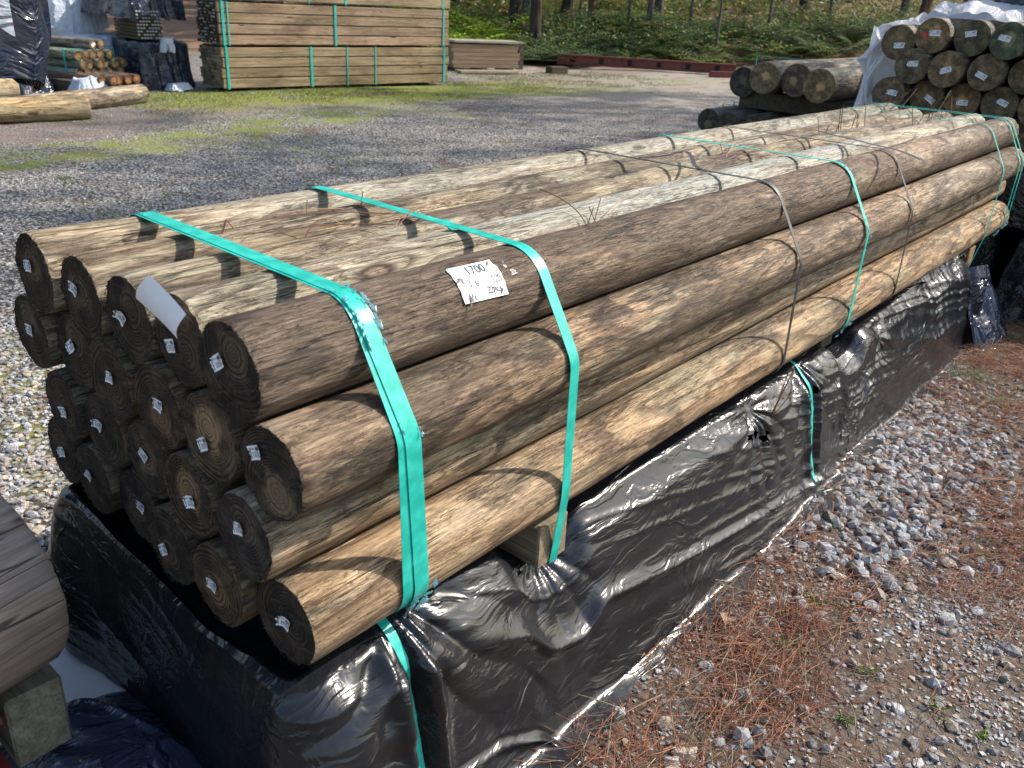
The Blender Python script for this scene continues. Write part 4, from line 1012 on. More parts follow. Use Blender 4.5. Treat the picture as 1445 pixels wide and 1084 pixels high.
timber_pack(zb+.028+PH+.016, 'middle pack of sawn timber, pinkish grey, with white tipped lath ends', 4, (.98, .89, .82), (9, 13, True), ((.05, .03), (.11, .015), (1.52, .028), (3.24, .022)), 2)
timber_pack(zb+.028+2*(PH+.016), 'top pack of sawn timber, cut by the upper picture edge', 4, (1.0, .94, .80), (5, 11, False), ((.04, .02), (1.16, .018), (1.68, .03), (3.22, .02)), 3)

# ------------------------------------------------------------------ left background
wrap_o('lower black wrapped pack left of the sawn timber packs', 1.3, .62, .50, (5.12, 8.95, zb), bluep, seed=61, rz=R(92), amp=1.3, flare=.05, jag=.02, hem=.0)
up_ = empty('lath_pack', (4.50, 8.95, zb+.52), 0); tag(up_, 'pack of laths with white ends, half covered, left of the timber packs', 'timber pack')
for i in range(9):
    for j in range(9):
        piece('lath', sawnd, up_, (.02+.034*i, .25, .02+.034*j), (.028, .5, .026), (1, .95, .8, 1))
        if (i*7+j*3) % 5: piece('painted_tip', whitec, up_, (.02+.034*i, -.006, .02+.034*j), (.018, .02, .016))
wrap_o('upper black wrapped pack draped over the lath ends', 1.3, .66, .24, (5.14, 8.99, zb+.72), bluep, seed=67, rz=R(92), amp=1.3, flare=.02, jag=.07)
tag(wrap('loose_film', .09, .08, .14, whitep, seed=68, hem=.0, flare=.03, amp=2.4, jag=.10, loc=(4.70, 8.74, zb+.40), nu=100, nv=40), 'white film scrap hanging between the two black wrapped packs', 'plastic film')
tag(wrap('loose_film', .20, .12, .07, whitep, seed=69, hem=.0, flare=.05, amp=1.4, jag=.02, loc=(4.72, 8.70, zb), nu=100, nv=30), 'small white film scrap at the foot of the lower black pack', 'plastic film')
wrap_o('low heap of pale blue white plastic behind the small round poles', 1.9, .75, .52, (4.95, 9.6, zb), whitep, seed=71, rz=R(100), amp=1.6, flare=.09, jag=.08)
wrap_o('pale plastic wrapped pack beside the black upper pack, second from the left', 1.9, .62, .50, (4.72, 10.1, zb+.52), whitep, seed=73, rz=R(100), amp=1.5, flare=.03, jag=.11)
wrap_o('pale plastic wrapped pack over dark pole ends at the upper left', 1.9, .60, .44, (4.05, 10.25, zb+.60), whitep, seed=75, rz=R(100), amp=1.5, flare=.03, jag=.10)
wrap_o('pale plastic covered pack at the top edge, far left', 2.4, 1.5, .9, (4.9, 12.4, zb+.3), whitep, seed=77, rz=R(100), amp=1.4, flare=.03, jag=.1)
AX = R(104)
def small_bundle(x, y, z, n, rws, r_, L, label_fmt, group, cols, ecol, seed0, hexed=True):
    d = Vector((math.cos(AX-math.pi/2), math.sin(AX-math.pi/2), 0))
    for j in range(rws):
        for i in range(n-(1 if hexed and j == rws-1 else 0)):
            p_ = Vector((x, y, z))+d*(r_*2.04*i+(r_ if (j % 2 and hexed) else 0))+Vector((0, 0, r_*1.83*j if hexed else r_*2.03*j))
            p_ = p_+Vector((math.cos(AX), math.sin(AX), 0))*random.uniform(-.03, .03)
            round_pole(L, r_, p_, AX, label_fmt.format(['leftmost', 'second', 'third', 'fourth', 'fifth', 'sixth', 'seventh'][i], ['bottom', 'middle', 'top'][j] if rws == 3 else ['lower', 'upper'][j]), cols, seed0+(i+j) % 2, group, seg=14, nx=4, ecol=ecol)
tag(MB().box((0, 0, 0), (2.4, .6, .13)).build('timber_stack', sawnd, loc=(3.62, 9.95, zb+.075), rot=(0, 0, AX)), 'dark flat timber stack under the small greenish poles', 'timber stack')
small_bundle(3.79, 8.90, zb+.19, 6, 3, .050, 2.4, 'small greenish round pole, {} from the left in the {} row of the left bundle', 'small round poles in the greenish bundle', (.30, .33, .24, .3), (.50, .44, .33, 1), 501)
small_bundle(3.86, 8.52, zb+.052, 5, 2, .050, 1.6, 'small red brown pole, {} from the left in the {} row of the low bundle', 'small red brown poles in the low bundle', (.26, .16, .12, .5), (.75, .45, .33, 1), 511, hexed=False)
for k in range(2):
    round_pole(2.2, .050, (4.02+.11*k, 9.0+.04*k, zb+.47), R(112), ['left', 'right'][k]+' one of two grey poles lying on top of the small greenish bundle', (.30, .26, .22, .4), 521, 'grey poles on the small bundle', seg=16, nx=5, ecol=(.7, .6, .5, 1), tick=(0, 0, 2) if k == 0 else None)
for k in range(3):
    round_pole(2.0, .075, (3.66+.155*k, 10.2+.03*k, zb+.67), R(100), ['left', 'middle', 'right'][k]+' one of three dark pole ends under the pale plastic', (.2, .17, .13, .5), 531, 'dark pole ends under pale plastic', seg=18, nx=4, ecol=(.8, .75, .6, 1))
for k, (xx, yy) in enumerate(((3.62, 9.05), (3.35, 10.1))):
    loop_strap('packing_strap', (-.56, .06, -.06, .235), 0, .02, teal, ['near', 'far'][k]+' teal strap round the small greenish poles', 'straps round the small poles', rz=AX, org=(3.79+math.cos(AX)*(.12+1.1*k), 8.90+math.sin(AX)*(.12+1.1*k), zb+.19))
tag(wrap('loose_film', .26, .16, .15, whitep, seed=85, hem=.0, flare=.08, amp=3.2, jag=.04, loc=(3.62, 8.55, zb), nu=110, nv=40), 'pale crumpled film at the foot of the small greenish bundle', 'plastic film')
tag(wrap('loose_film', .5, .3, .34, bluep, seed=86, hem=.0, flare=.10, amp=1.8, jag=.04, loc=(2.95, 8.95, zb), nu=110, nv=40), 'black and white crumpled film behind the stubby pole', 'plastic film')

# small timber stack at the forest edge
zs = zt(10.9, 9.6)
r_ = empty('timber_stack', (10.27, 9.72, zs), R(-21)); tag(r_, 'small stack of weathered boards at the edge of the forest', 'timber stack')
for j in range(6):
    for i in range(2):
        k = random.uniform(.85, 1.1); piece('board', sawn, r_, (.62+random.uniform(-.03, .03), .12+.25*i, .09+.062*j), (1.24, .235, .056), (k*.98, k*.88, k*.8, 1))
for x_ in (.1, .6, 1.1): piece('foot_block', sawnd, r_, (x_, .25, .02), (.10, .5, .09))
for j in range(5): piece('end_block', sawnd, r_, (1.31, .18, .07+.08*j), (.09, .3, .06)); 
piece('cover_board', sawng, r_, (.68, .24, .47), (1.30, .5, .03), (1.5, 1.5, 1.5, 1))
o = link('board', bevbox_mesh('plank_ground', (1.1, .22, .04), sawng), None, loc=(10.55, 9.2, zt(10.5, 9.2)+.04), rot=(0, 0, R(-17)), color=(1.3, 1.25, 1.1, 1)); tag(o, 'pale plank lying on the grass in front of the small board stack', 'plank')
o = link('board', bevbox_mesh('block_ground', (.35, .2, .11), sawnd), None, loc=(12.1, 8.95, zt(12.1, 8.9)+.06), rot=(0, 0, R(-17))); tag(o, 'dark short timber block right of the small board stack', 'timber block')
# red steel beam
mb = MB(); mb.box((0, 0, 0), (3.4, .12, .022)); mb.box((0, 0, .16), (3.4, .12, .022)); mb.box((0, -.01, .08), (3.4, .02, .15))
rb = mb.build('steel_beam', redst, loc=(14.35, 8.55, zt(14.35, 8.5)+.04), rot=(0, R(1.0), R(-60))); tag(rb, 'rusty red steel beam lying along the forest edge', 'steel beam')
rb.rotation_euler = (0, 0, R(-55))
for k in range(6): piece('hole_patch', voidm, rb, (-1.4+.55*k, -.024, .08), (.09, .01, .09))  # flat black squares painting the dark of holes in the beam
mb = MB(); mb.box((0, 0, 0), (.8, .10, .10)); o = mb.build('steel_beam', redst, loc=(14.9, 7.05, zt(14.9, 7.0)+.05), rot=(0, 0, R(-35))); tag(o, 'short dark red steel piece in front of the long beam', 'steel beam')

# ------------------------------------------------------------------ loose stones, needles, weeds
CP = np.array(cam.matrix_world.translation); R2, U2, FW = (np.array(v) for v in (r2, u2, fw))
def seen(x, y, z, m_=1.12):
    P = np.stack([x, y, z], -1)-CP; d = P@FW; d_ = np.maximum(d, .05)
    return (d > .1) & (np.abs(P@R2/d_*1196.54) < 722.5*m_) & (np.abs(P@U2/d_*1196.54) < 542*m_)
ICO = None
def ico():
    t = (1+5**.5)/2
    V = np.array([(-1, t, 0), (1, t, 0), (-1, -t, 0), (1, -t, 0), (0, -1, t), (0, 1, t), (0, -1, -t), (0, 1, -t), (t, 0, -1), (t, 0, 1), (-t, 0, -1), (-t, 0, 1)], float)
    V /= np.linalg.norm(V[0])
    F = np.array([(0, 11, 5), (0, 5, 1), (0, 1, 7), (0, 7, 10), (0, 10, 11), (1, 5, 9), (5, 11, 4), (11, 10, 2), (10, 7, 6), (7, 1, 8), (3, 9, 4), (3, 4, 2), (3, 2, 6), (3, 6, 8), (3, 8, 9), (4, 9, 5), (2, 4, 11), (6, 2, 10), (8, 6, 7), (9, 8, 1)])
    return V, F
IV, IF = ico()
CV = np.array([(a, b, c_) for a in (-1, 1) for b in (-1, 1) for c_ in (-1, 1)], float)*.68
CF = np.array([(0, 1, 3), (0, 3, 2), (4, 6, 7), (4, 7, 5), (0, 4, 5), (0, 5, 1), (2, 3, 7), (2, 7, 6), (0, 2, 6), (0, 6, 4), (1, 5, 7), (1, 7, 3)])
def outside_pack(x, y): return ~((x > -.02) & (x < 3.2) & (y > -.10) & (y < .72))
def place(n, x0, x1, y0, y1, dens=None):
    x = rng.uniform(x0, x1, n); y = rng.uniform(y0, y1, n); ok = outside_pack(x, y) & seen(x, y, np.full(n, GZ))
    if dens is not None: ok &= rng.random(n) < dens(x, y)
    return x[ok], y[ok]
def rocks(x, y, s, V0, F0, cols, flat=.6, sink=.25):
    n = len(x); k = len(V0)
    jit = rng.normal(0, .12, (n, k, 3)); V = (V0[None]+jit)*np.stack([rng.uniform(.7, 1.25, n), rng.uniform(.6, 1.0, n), rng.uniform(.45, .8, n)], -1)[:, None, :]
    # rotate
    a = rng.uniform(0, 2*np.pi, n); b = rng.normal(0, .35, n)
    ca, sa, cb, sb = np.cos(a)[:, None], np.sin(a)[:, None], np.cos(b)[:, None], np.sin(b)[:, None]
    X, Y, Z = V[..., 0], V[..., 1], V[..., 2]; Y, Z = Y*cb-Z*sb, Y*sb+Z*cb; X, Y = X*ca-Y*sa, X*sa+Y*ca
    h = s[:, None]*.5
    V = np.stack([X*h+x[:, None], Y*h+y[:, None], Z*h+terrain(x, y)[:, None]+h*rng.uniform(-sink, .35, (n, 1))], -1)
    F = (F0[None]+np.arange(n)[:, None, None]*k).reshape(-1, 3)
    C = np.repeat(cols, k, 0)
    return V.reshape(-1, 3), F, C
def stone_cols(n, light=1.):
    g_ = rng.normal(.21, .065, n).clip(.08, .42)*light; t = rng.random(n)
    c_ = np.stack([g_, g_*1.0, g_*1.04], -1)
    w = t < .18; c_[w] *= np.array([1.25, 1.05, .82]); w = t > .965; c_[w] = np.array([.26, .15, .10])
    w = (t > .92) & (t < .965); c_[w] = .42
    return c_
def join(parts):
    Vs, Fs, Cs = [], [], []; b = 0
    for v, f, c_ in parts: Vs.append(v); Fs.append(f+b); Cs.append(c_); b += len(v)
    return np.vstack(Vs), np.vstack(Fs), np.vstack(Cs)
m = N('stone'); at = m.n('Attribute', attribute_name='tint'); o = m.pos(); n1_ = m.noise(o, 160, 4, .7); n2_ = m.noise(o, 900, 2)
c_ = m.mix(m.ramp(n1_, .35, .7), m.mix(1., at.outputs['Color'], (.62, .61, .60), 'MULTIPLY'), m.mix(1., at.outputs['Color'], (1.25, 1.25, 1.25), 'MULTIPLY'))
c_ = m.mix(m.math('MULTIPLY', m.ramp(m.noise(o, 30, 3), .5, .75), .35), c_, (.12, .095, .07))
stone_m = m.fin(c_, .75, m.bump(m.math('ADD', n1_, n2_), .0015, .7), .35)
def grey_bed(x, y):  # the clean pile of crushed stone at the right
    return np.exp(-(((x-1.95)/.55)**2+((y+.22)/.22)**2))
def needle_d(x, y):
    n_ = fbm(V3(x*3.2, y*3.2), 101, 4)
    base = np.exp(-((y+.36)/.42)**2)*(x > .2)*.9+.55*(x > 2.0)+.12
    return (base*(.55+.65*n_).clip(.08, 1.2)*(1-.80*grey_bed(x, y))*(1-.7*((x < 1.35) & (y < -.45)))).clip(0, 1)
parts = []
x, y = place(4200, .0, 3.6, -1.5, -.02, lambda a, b: .35+.5*(b < -.35)); parts.append(rocks(x, y, rng.gamma(4, .0040, len(x)).clip(.009, .036), IV, IF, stone_cols(len(x), 1.3)))
x, y = place(9000, 1.2, 2.8, -.9, -.02, lambda a, b: grey_bed(a, b)); parts.append(rocks(x, y, rng.uniform(.016, .042, len(x)), IV, IF, stone_cols(len(x), 1.2)*np.array([.96, 1, 1.05]), sink=-.1))
x, y = place(75000, .0, 3.2, -1.6, -.02, lambda a, b: (.30+.60*(fbm(V3(a*4, b*4), 105, 3) > .0))*(1-.5*(a > 2))); parts.append(rocks(x, y, (.004+.010*rng.random(len(x))**2), CV, CF, stone_cols(len(x), 1.4)))
x, y = place(260, .0, 3.4, -1.5, -.05); parts.append(rocks(x, y, rng.uniform(.028, .050, len(x)), IV, IF, stone_cols(len(x), 1.35)))
V, F, C = join(parts); tag(link('gravel', mesh('gravel', V, F, False, vcol=C), stone_m), kind='stuff')
parts = []
d_l = lambda a, b: (.15+.85*np.exp(-np.hypot(a-.3, b-1.0)/2.2))
x, y = place(60000, -.4, 4.2, .70, 5.2, d_l); parts.append(rocks(x, y, rng.uniform(.008, .019, len(x)), CV, CF, stone_cols(len(x), 1.6)))
x, y = place(9000, -.4, 2.0, .70, 2.6, d_l); parts.append(rocks(x, y, rng.uniform(.014, .030, len(x)), IV, IF, stone_cols(len(x), 1.55)))
x, y = place(26000, 1, 12, 1.5, 9.5, lambda a, b: (.3+.7*(fbm(V3(a, b), 107, 3) > 0))*np.where(b > 5.0, .25, 1.)); parts.append(rocks(x, y, rng.uniform(.008, .022, len(x)), CV, CF, stone_cols(len(x), 1.6)))
V, F, C = join(parts); tag(link('yard_gravel', mesh('yard_gravel', V, F, False, vcol=C), stone_m), kind='stuff')

def strands(x, y, L, w, cols, lift=.012, curl=.25, z0=None, steep=0.):
    n = len(x); a = rng.uniform(0, 2*np.pi, n); k = rng.normal(0, curl, n); K = 4
    P = np.zeros((n, K+1, 3)); P[:, 0, 0] = x; P[:, 0, 1] = y
    for i in range(K):
        P[:, i+1, 0] = P[:, i, 0]+np.cos(a)*L/K; P[:, i+1, 1] = P[:, i, 1]+np.sin(a)*L/K; a = a+k
    g_ = terrain(P[..., 0], P[..., 1]) if z0 is None else z0
    s_ = np.linspace(0, 1, K+1)[None]
    P[..., 2] = g_+.002+rng.uniform(.0, lift, (n, 1))+s_*rng.normal(0, lift*.8, (n, 1))+steep*s_*L[:, None]
    if z0 is None: P[..., 2] = np.maximum(P[..., 2], g_+.0015)
    T = np.gradient(P, axis=1); T /= np.linalg.norm(T, axis=-1, keepdims=True)+1e-9
    Sd = np.stack([-T[..., 1], T[..., 0], 0*T[..., 0]], -1); tp = (w[:, None]*(1-.6*s_))[..., None]
    A = P+Sd*tp*.5; B = P-Sd*tp*.5; Cc = P+np.array([0, 0, .9])*tp*.7
    V = np.stack([A, B, Cc], 2)          # n,K+1,3,3
    V = V.reshape(n, -1, 3); f = []
    for i in range(K):
        for j in range(3): a0, b0 = i*3+j, i*3+(j+1) % 3; f.append((a0, b0, b0+3, a0+3))
    F = (np.array(f)[None]+np.arange(n)[:, None, None]*((K+1)*3)).reshape(-1, 4)
    return V.reshape(-1, 3), F, np.repeat(cols, (K+1)*3, 0)
m = N('needle'); at = m.n('Attribute', attribute_name='tint'); needle_m = m.fin(at.outputs['Color'], .6, None, .3)
def ncols(n):
    t = rng.uniform(.55, 1.25, (n, 1)); b = np.where(rng.random((n, 1)) < .25, np.array([[.30, .24, .16]]), np.array([[.31, .125, .07]])); return b*t
parts = []
x, y = place(85000, .1, 4.6, -1.6, .0, needle_d); n = len(x); parts.append(strands(x, y, rng.uniform(.03, .13, n), rng.uniform(.0011, .0023, n), ncols(n), .020, .13))
x, y = place(5000, -.3, 9, .75, 7.5, lambda a, b: .2+.8*(fbm(V3(a*1.1, b*1.1), 109, 3) > .35)); n = len(x); parts.append(strands(x, y, rng.uniform(.05, .14, n), rng.uniform(.001, .0022, n), ncols(n), .010, .13))
V, F, C = join(parts); tag(link('pine_needle_litter', mesh('pine_needle_litter', V, F, True, vcol=C), needle_m), kind='stuff')
# grass blades
m = N('leaf'); at = m.n('Attribute', attribute_name='tint'); tr = m.n('BsdfTranslucent'); m.L(at.outputs['Color'], tr.inputs[0]); ad = m.n('MixShader'); ad.inputs[0].default_value = .35
m.fin(at.outputs['Color'], .5, None, .3); m.L(m.b.outputs[0], ad.inputs[1]); m.L(tr.outputs[0], ad.inputs[2]); m.L(ad.outputs[0], m.out.inputs[0]); leaf_m = m.m
parts = []
def gcol(n, a=(.12, .17, .02), b=(.22, .22, .06)): t = rng.random((n, 1)); return (np.array(a)*t+np.array(b)*(1-t))*rng.uniform(.6, 1.3, (n, 1))
x, y = place(16000, 3.6, 13, 6.6, 9.6, lambda a, b: .15+.85*(fbm(V3(a*1.6, b*1.6), 110, 3) > -.1)); n = len(x); parts.append(strands(x, y, rng.uniform(.01, .035, n), rng.uniform(.004, .009, n), gcol(n), .004, .2, steep=.8))
x, y = place(60, .3, 4.2, -1.3, -.08); 
cx_ = np.repeat(x, 9)+rng.normal(0, .006, 9*len(x)); cy_ = np.repeat(y, 9)+rng.normal(0, .006, 9*len(x)); n = len(cx_); parts.append(strands(cx_, cy_, rng.uniform(.010, .035, n), rng.uniform(.0025, .006, n), gcol(n, (.10, .22, .02), (.20, .28, .06)), .003, .15, steep=.45))
x, y = place(26, 2.6, 4.4, -.9, -.15); cx_ = np.repeat(x, 22)+rng.normal(0, .03, 22*len(x)); cy_ = np.repeat(y, 22)+rng.normal(0, .03, 22*len(x)); n = len(cx_); parts.append(strands(cx_, cy_, rng.uniform(.05, .13, n), rng.uniform(.0012, .0025, n), gcol(n, (.30, .26, .12), (.18, .22, .05)), .01, .15, steep=.5))
x, y = place(22, .0, 2.2, .85, 5.2); cx_ = np.repeat(x, 12)+rng.normal(0, .02, 12*len(x)); cy_ = np.repeat(y, 12)+rng.normal(0, .02, 12*len(x)); n = len(cx_); parts.append(strands(cx_, cy_, rng.uniform(.02, .06, n), rng.uniform(.003, .008, n), gcol(n, (.14, .24, .03), (.25, .27, .07)), .003, .15, steep=.6))
V, F, C = join(parts); tag(link('small_weeds', mesh('small_weeds', V, F, True, vcol=C), leaf_m), kind='stuff')
# needle tufts lying on the poles
m = N('dry_needle'); dryn = m.fin((.20, .075, .035), .55)
m = N('pale_needle'); palen = m.fin((.36, .24, .13), .55)
tufts = [('dark red needle pair standing behind the nearest teal strap', .215, .425, .360, [((0, 0, 0), (.012, -.01, .045)), ((.012, -.01, .045), (.05, .02, .01)), ((.0, .004, 0), (.011, -.008, .043))]),
 ('long bent needles lying between the two nearest teal straps', .27, .37, .388, [((0, .03, .012), (.09, .02, .02), (.20, -.06, .012)), ((.05, -.02, -.02), (.085, -.01, .03), (.12, -.03, .0)), ((.0, .0, .0), (.10, -.03, .008), (.17, -.10, .006)), ((.03, .02, .02), (.11, .03, .018), (.19, .05, .0))]),
 ('needles crossing behind the second teal strap', .47, .30, .384, [((0, 0, 0), (.05, .01, .025), (.12, .0, .02)), ((-.02, -.01, -.02), (.02, .0, .015), (.07, .01, .018)), ((-.01, -.02, -.02), (.03, -.01, .015), (.10, -.03, .012))]),
 ('upright needle at the second teal strap', .50, .43, .36, [((0, 0, 0), (.012, .0, .05)), ((-.07, .06, .0), (-.065, .06, .035))]),
 ('small tuft of needles standing between the pale and the dark pole', .78, .125, .365, [((0, 0, 0), (.0, .02, .04), (-.02, .10, .055)), ((0, 0, 0), (.015, .0, .035)), ((.02, 0, 0), (.05, .01, .045)), ((.03, 0, 0), (.03, .02, .03)), ((.05, 0, .01), (.12, .015, .03))]),
 ('short straight needle between the top dark poles and the one below', .55, -.004, .278, [((-.09, -.01, 0), (.0, -.005, .006))]),
 ('long copper needle stuck between the lowest two front poles', .12, .018, .060, [((-.07, .003, -.01), (.0, .002, .002), (.17, .004, .008))]),
 ('fan of needles in the hollow left of the middle teal strap', 1.62, .30, .37, [((0, 0, 0), (.05, .0, .03), (.12, .03, .04)), ((0, 0, 0), (.06, -.02, .02), (.13, -.05, .03)), ((.02, .0, .0), (.04, .03, .04)), ((-.1, .02, 0), (-.05, .0, .02), (.04, -.02, .028))]),
 ('bristle of dry needles between the pale poles near the loose black tail', 2.35, .33, .365, [((.05*i, .01*math.sin(i*2.), 0), (.05*i+.02*math.sin(i*3.1), .02*math.cos(i*1.7), .07+.03*math.sin(i*5))) for i in range(9)]),
 ('bristle of dry needles between the pale poles before the far teal straps', 2.95, .22, .365, [((.06*i, .01*math.sin(i*2.), 0), (.06*i+.03*math.sin(i*2.1), .02*math.cos(i*1.7), .08+.03*math.sin(i*4))) for i in range(9)]),
 ('needles fanned over the two dull pole ends at the far end', 3.45, .48, .37, [((0, 0, 0), (.05, -.06, .10)), ((.02, -.03, 0), (.09, -.07, .10)), ((-.1, .0, 0), (-.06, -.05, .12)), ((-.05, -.2, 0), (.03, -.22, .11))]),
 ('reddish needles hanging in the film hollow under the black strap', 1.33, -.075, -.13, [((0, 0, 0), (.06, -.01, .10)), ((.01, 0, 0), (.09, -.0, .09)), ((-.02, -.01, .0), (.03, -.01, .11)), ((0.02, 0, -.01), (.07, -.02, .05))])]
for lab, x, y, z, segs in tufts:
    t = empty('needle_tuft', (x, y, z)); tag(t, lab, 'pine needles')
    for s_ in segs:
        pts = [Vector(q) for q in s_]
        if len(pts) == 3: pts = [((1-u)**2)*pts[0]+2*u*(1-u)*pts[1]+u*u*pts[2] for u in np.linspace(0, 1, 8)]
        MB().tube(pts, .0009 if x < 1 else .0013, 5).build('needle', dryn if random.random() < .7 else palen, t, smooth=True)
# fallen branch and dead leaves at the right
fb = empty('fallen_branch', (3.0, -.52, GZ)); tag(fb, 'bare forked dead twig on the needle litter at the right edge', 'dead branch')
for pts, r0 in (([(0.05, .12, .12), (.12, .05, .07), (.22, -.06, .02), (.38, -.22, .01)], .006), ([(.12, .05, .07), (.16, .07, .09), (.20, .06, .08)], .004), ([(-.35, -.10, .01), (-.2, -.12, .02), (0, -.20, .02), (.3, -.30, .03)], .005), ([(-.2, -.12, .02), (-.1, -.06, .05), (.05, -.03, .16)], .0035)):
    MB().tube(pts, [r0, r0*.9, r0*.7, r0*.5][:len(pts)], 6).build('twig', palen, fb, smooth=True)
m = N('dead_leaf'); n = m.noise(m.obj(), 60, 4); deadleaf = m.fin(m.mix(n, (.16, .09, .06), (.36, .25, .18)), .7, m.bump(n, .002))
for lab, x, y, L, a in (('curled grey brown leaf lying beside the lower edge of the black film', .93, -.215, .05, .3), ('single pinkish brown leaf on the litter near the right edge', 1.72, -.60, .032, 1.), ('small brown leaf on the needles right of the stone bed', 2.05, -.52, .03, 2.), ('dark leaf scrap on the fine needle litter at the right', 1.9, -.44, .035, .2)):
    V = []; 
    for i in range(9):
        for j in range(5):
            u, v = i/8, j/4-.5; V.append((u*L, v*L*.5*math.sin(np.pi*min(u*.94+.04, 1))*1.4, .004+L*.16*abs(v)*2+.12*L*math.sin(u*5)))
    tag(link('dead_leaf', mesh('dead_leaf', V, [tuple(f) for f in grid_faces(9, 5)]), deadleaf, None, loc=(x, y, zt(x, y)+.006), rot=(.1, 0, a)), lab, 'dead leaf')

# ------------------------------------------------------------------ forest
def bark(name, a, b):
    m = N(name); o = m.obj(); v = m.vm('MULTIPLY', o, (6, 6, 1.2)); n = m.noise(v, 2.2, 6, .7, .6)
    return m.fin(m.mix(m.ramp(n, .35, .65), a, b), .9, m.bump(n, .03, 1.), .15)
barkd = bark('dark_bark', (.018, .015, .013), (.075, .055, .045)); barkg = bark('grey_bark', (.045, .042, .040), (.13, .12, .11)); barkb = bark('brown_bark', (.045, .028, .020), (.17, .10, .07))
def leaf_cloud(cent, rad, n, size, col, squash=.7, up_bias=.3):
    """n small leaves spread in an ellipsoid shell round each centre"""
    cent = np.asarray(cent, float); k = len(cent); N_ = k*n
    d = rng.normal(size=(N_, 3)); d /= np.linalg.norm(d, axis=1)[:, None]; r_ = rng.random(N_)**.5
    P = np.repeat(cent, n, 0)+d*(r_*np.repeat(rad, n))[:, None]*np.array([1, 1, squash])
    a = rng.normal(size=(N_, 3)); a[:, 2] *= .5; a /= np.linalg.norm(a, axis=1)[:, None]; b = np.cross(a, rng.normal(size=(N_, 3))+np.array([0, 0, up_bias])); b /= np.linalg.norm(b, axis=1)[:, None]+1e-9
    s_ = (size*rng.uniform(.5, 1.4, N_))[:, None]
    V = np.stack([P-a*s_, P+b*s_*.35, P+a*s_, P-b*s_*.35], 1).reshape(-1, 3)
    F = np.arange(N_*4).reshape(-1, 4)
    C = np.repeat(col[rng.integers(0, len(col), N_)]*rng.uniform(.6, 1.35, (N_, 1)), 4, 0)
    return V, F, C
def fronds(cent, size, nf, col, droop=.5):
    parts = []
    cent = np.asarray(cent, float); k = len(cent); n = k*nf
    c0 = np.repeat(cent, nf, 0); az = rng.uniform(0, 2*np.pi, n); L = np.repeat(size, nf)*rng.uniform(.7, 1.2, n); el = rng.uniform(.5, 1.2, n)
    K = 8; M = []
    colr = col[rng.integers(0, len(col), n)]*rng.uniform(.6, 1.3, (n, 1))
    dirh = np.stack([np.cos(az), np.sin(az), 0*az], -1); sdv = np.stack([-np.sin(az), np.cos(az), 0*az], -1)
    Vs = []
    for i in range(K):
        s0 = (i+.3)/K; p = c0+dirh*(L*s0*np.cos(el*(1-s0*.6)))[:, None]+np.array([0, 0, 1.])*(L*(np.sin(el)*s0-droop*s0*s0*.8))[:, None]
        w = L*.30*math.sin(math.pi*(.12+.85*(1-s0)))*.9
        for sg in (-1, 1):
            tip = p+sdv*(sg*w)[:, None]+dirh*(w*.35)[:, None]+np.array([0, 0, -.12])*w[:, None]
            Vs.append(np.stack([p-dirh*(L*.030)[:, None], p+dirh*(L*.030)[:, None], tip+dirh*(L*.012)[:, None], tip], 1))
    V = np.stack(Vs, 1).reshape(-1, 3); F = np.arange(len(V)).reshape(-1, 4)
    return V, F, np.repeat(colr, len(Vs)*4, 0)
def along(n, x0, y0, x1, y1, depth, jit=.3):
    t = rng.random(n); q = rng.random(n)*depth; dx, dy = x1-x0, y1-y0; l = math.hypot(dx, dy)
    nx_, ny_ = (dy/l, -dx/l) if (.6*dy-.8*dx) > 0 else (-dy/l, dx/l)
    x = x0+dx*t+nx_*q+rng.normal(0, jit, n); y = y0+dy*t+ny_*q+rng.normal(0, jit, n)
    return x, y
FERN = np.array([(.34, .50, .05), (.24, .40, .05), (.44, .52, .06), (.18, .30, .04)]); DARKF = np.array([(.07, .13, .05), (.09, .17, .05), (.12, .17, .09), (.16, .22, .07), (.10, .12, .08)])
MIXF = np.array([(.10, .18, .04), (.16, .25, .05), (.26, .28, .06), (.12, .15, .06), (.28, .20, .08)]); BR = np.array([(.30, .19, .10), (.40, .26, .13), (.16, .12, .07), (.44, .32, .12)])
# bright bracken left of the trunks
x, y = along(260, 11.0, 11.6, 14.2, 11.6, 2.6, .35); ok = x < 14.6; x, y = x[ok], y[ok]
V, F, C = fronds(np.stack([x, y, terrain(x, y)+.12], -1), rng.uniform(.35, .75, len(x)), 11, FERN); parts = [(V, F, C)]
x, y = along(420, 14.5, 11.6, 30, 12.5, 3.5, .5); V, F, C = fronds(np.stack([x, y, terrain(x, y)+.1], -1), rng.uniform(.3, .6, len(x)), 9, np.vstack([MIXF, FERN[:1]])); parts.append((V, F, C))
x, y = along(420, 12, 10.6, 15.8, 9.3, 1.6, .25); V, F, C = fronds(np.stack([x, y, terrain(x, y)+.08], -1), rng.uniform(.25, .5, len(x)), 9, DARKF); parts.append((V, F, C))
x, y = along(800, 15.5, 8.9, 30, 4.5, 4.0, .4); V, F, C = fronds(np.stack([x, y, terrain(x, y)+.1], -1), rng.uniform(.35, .8, len(x)), 9, np.vstack([DARKF, MIXF])); parts.append((V, F, C))
V, F, C = join(parts); tag(link('bracken_ferns', mesh('bracken_ferns', V, F, False, vcol=C), leaf_m), kind='stuff')
parts = []
x, y = along(420, 13.4, 10.2, 30, 5.5, 3.2, .4); z = terrain(x, y); s_ = rng.uniform(.2, .5, len(x)); V, F, C = leaf_cloud(np.stack([x, y, z+s_*.6], -1), s_, 110, .035, np.vstack([DARKF, MIXF])); parts.append((V, F, C))
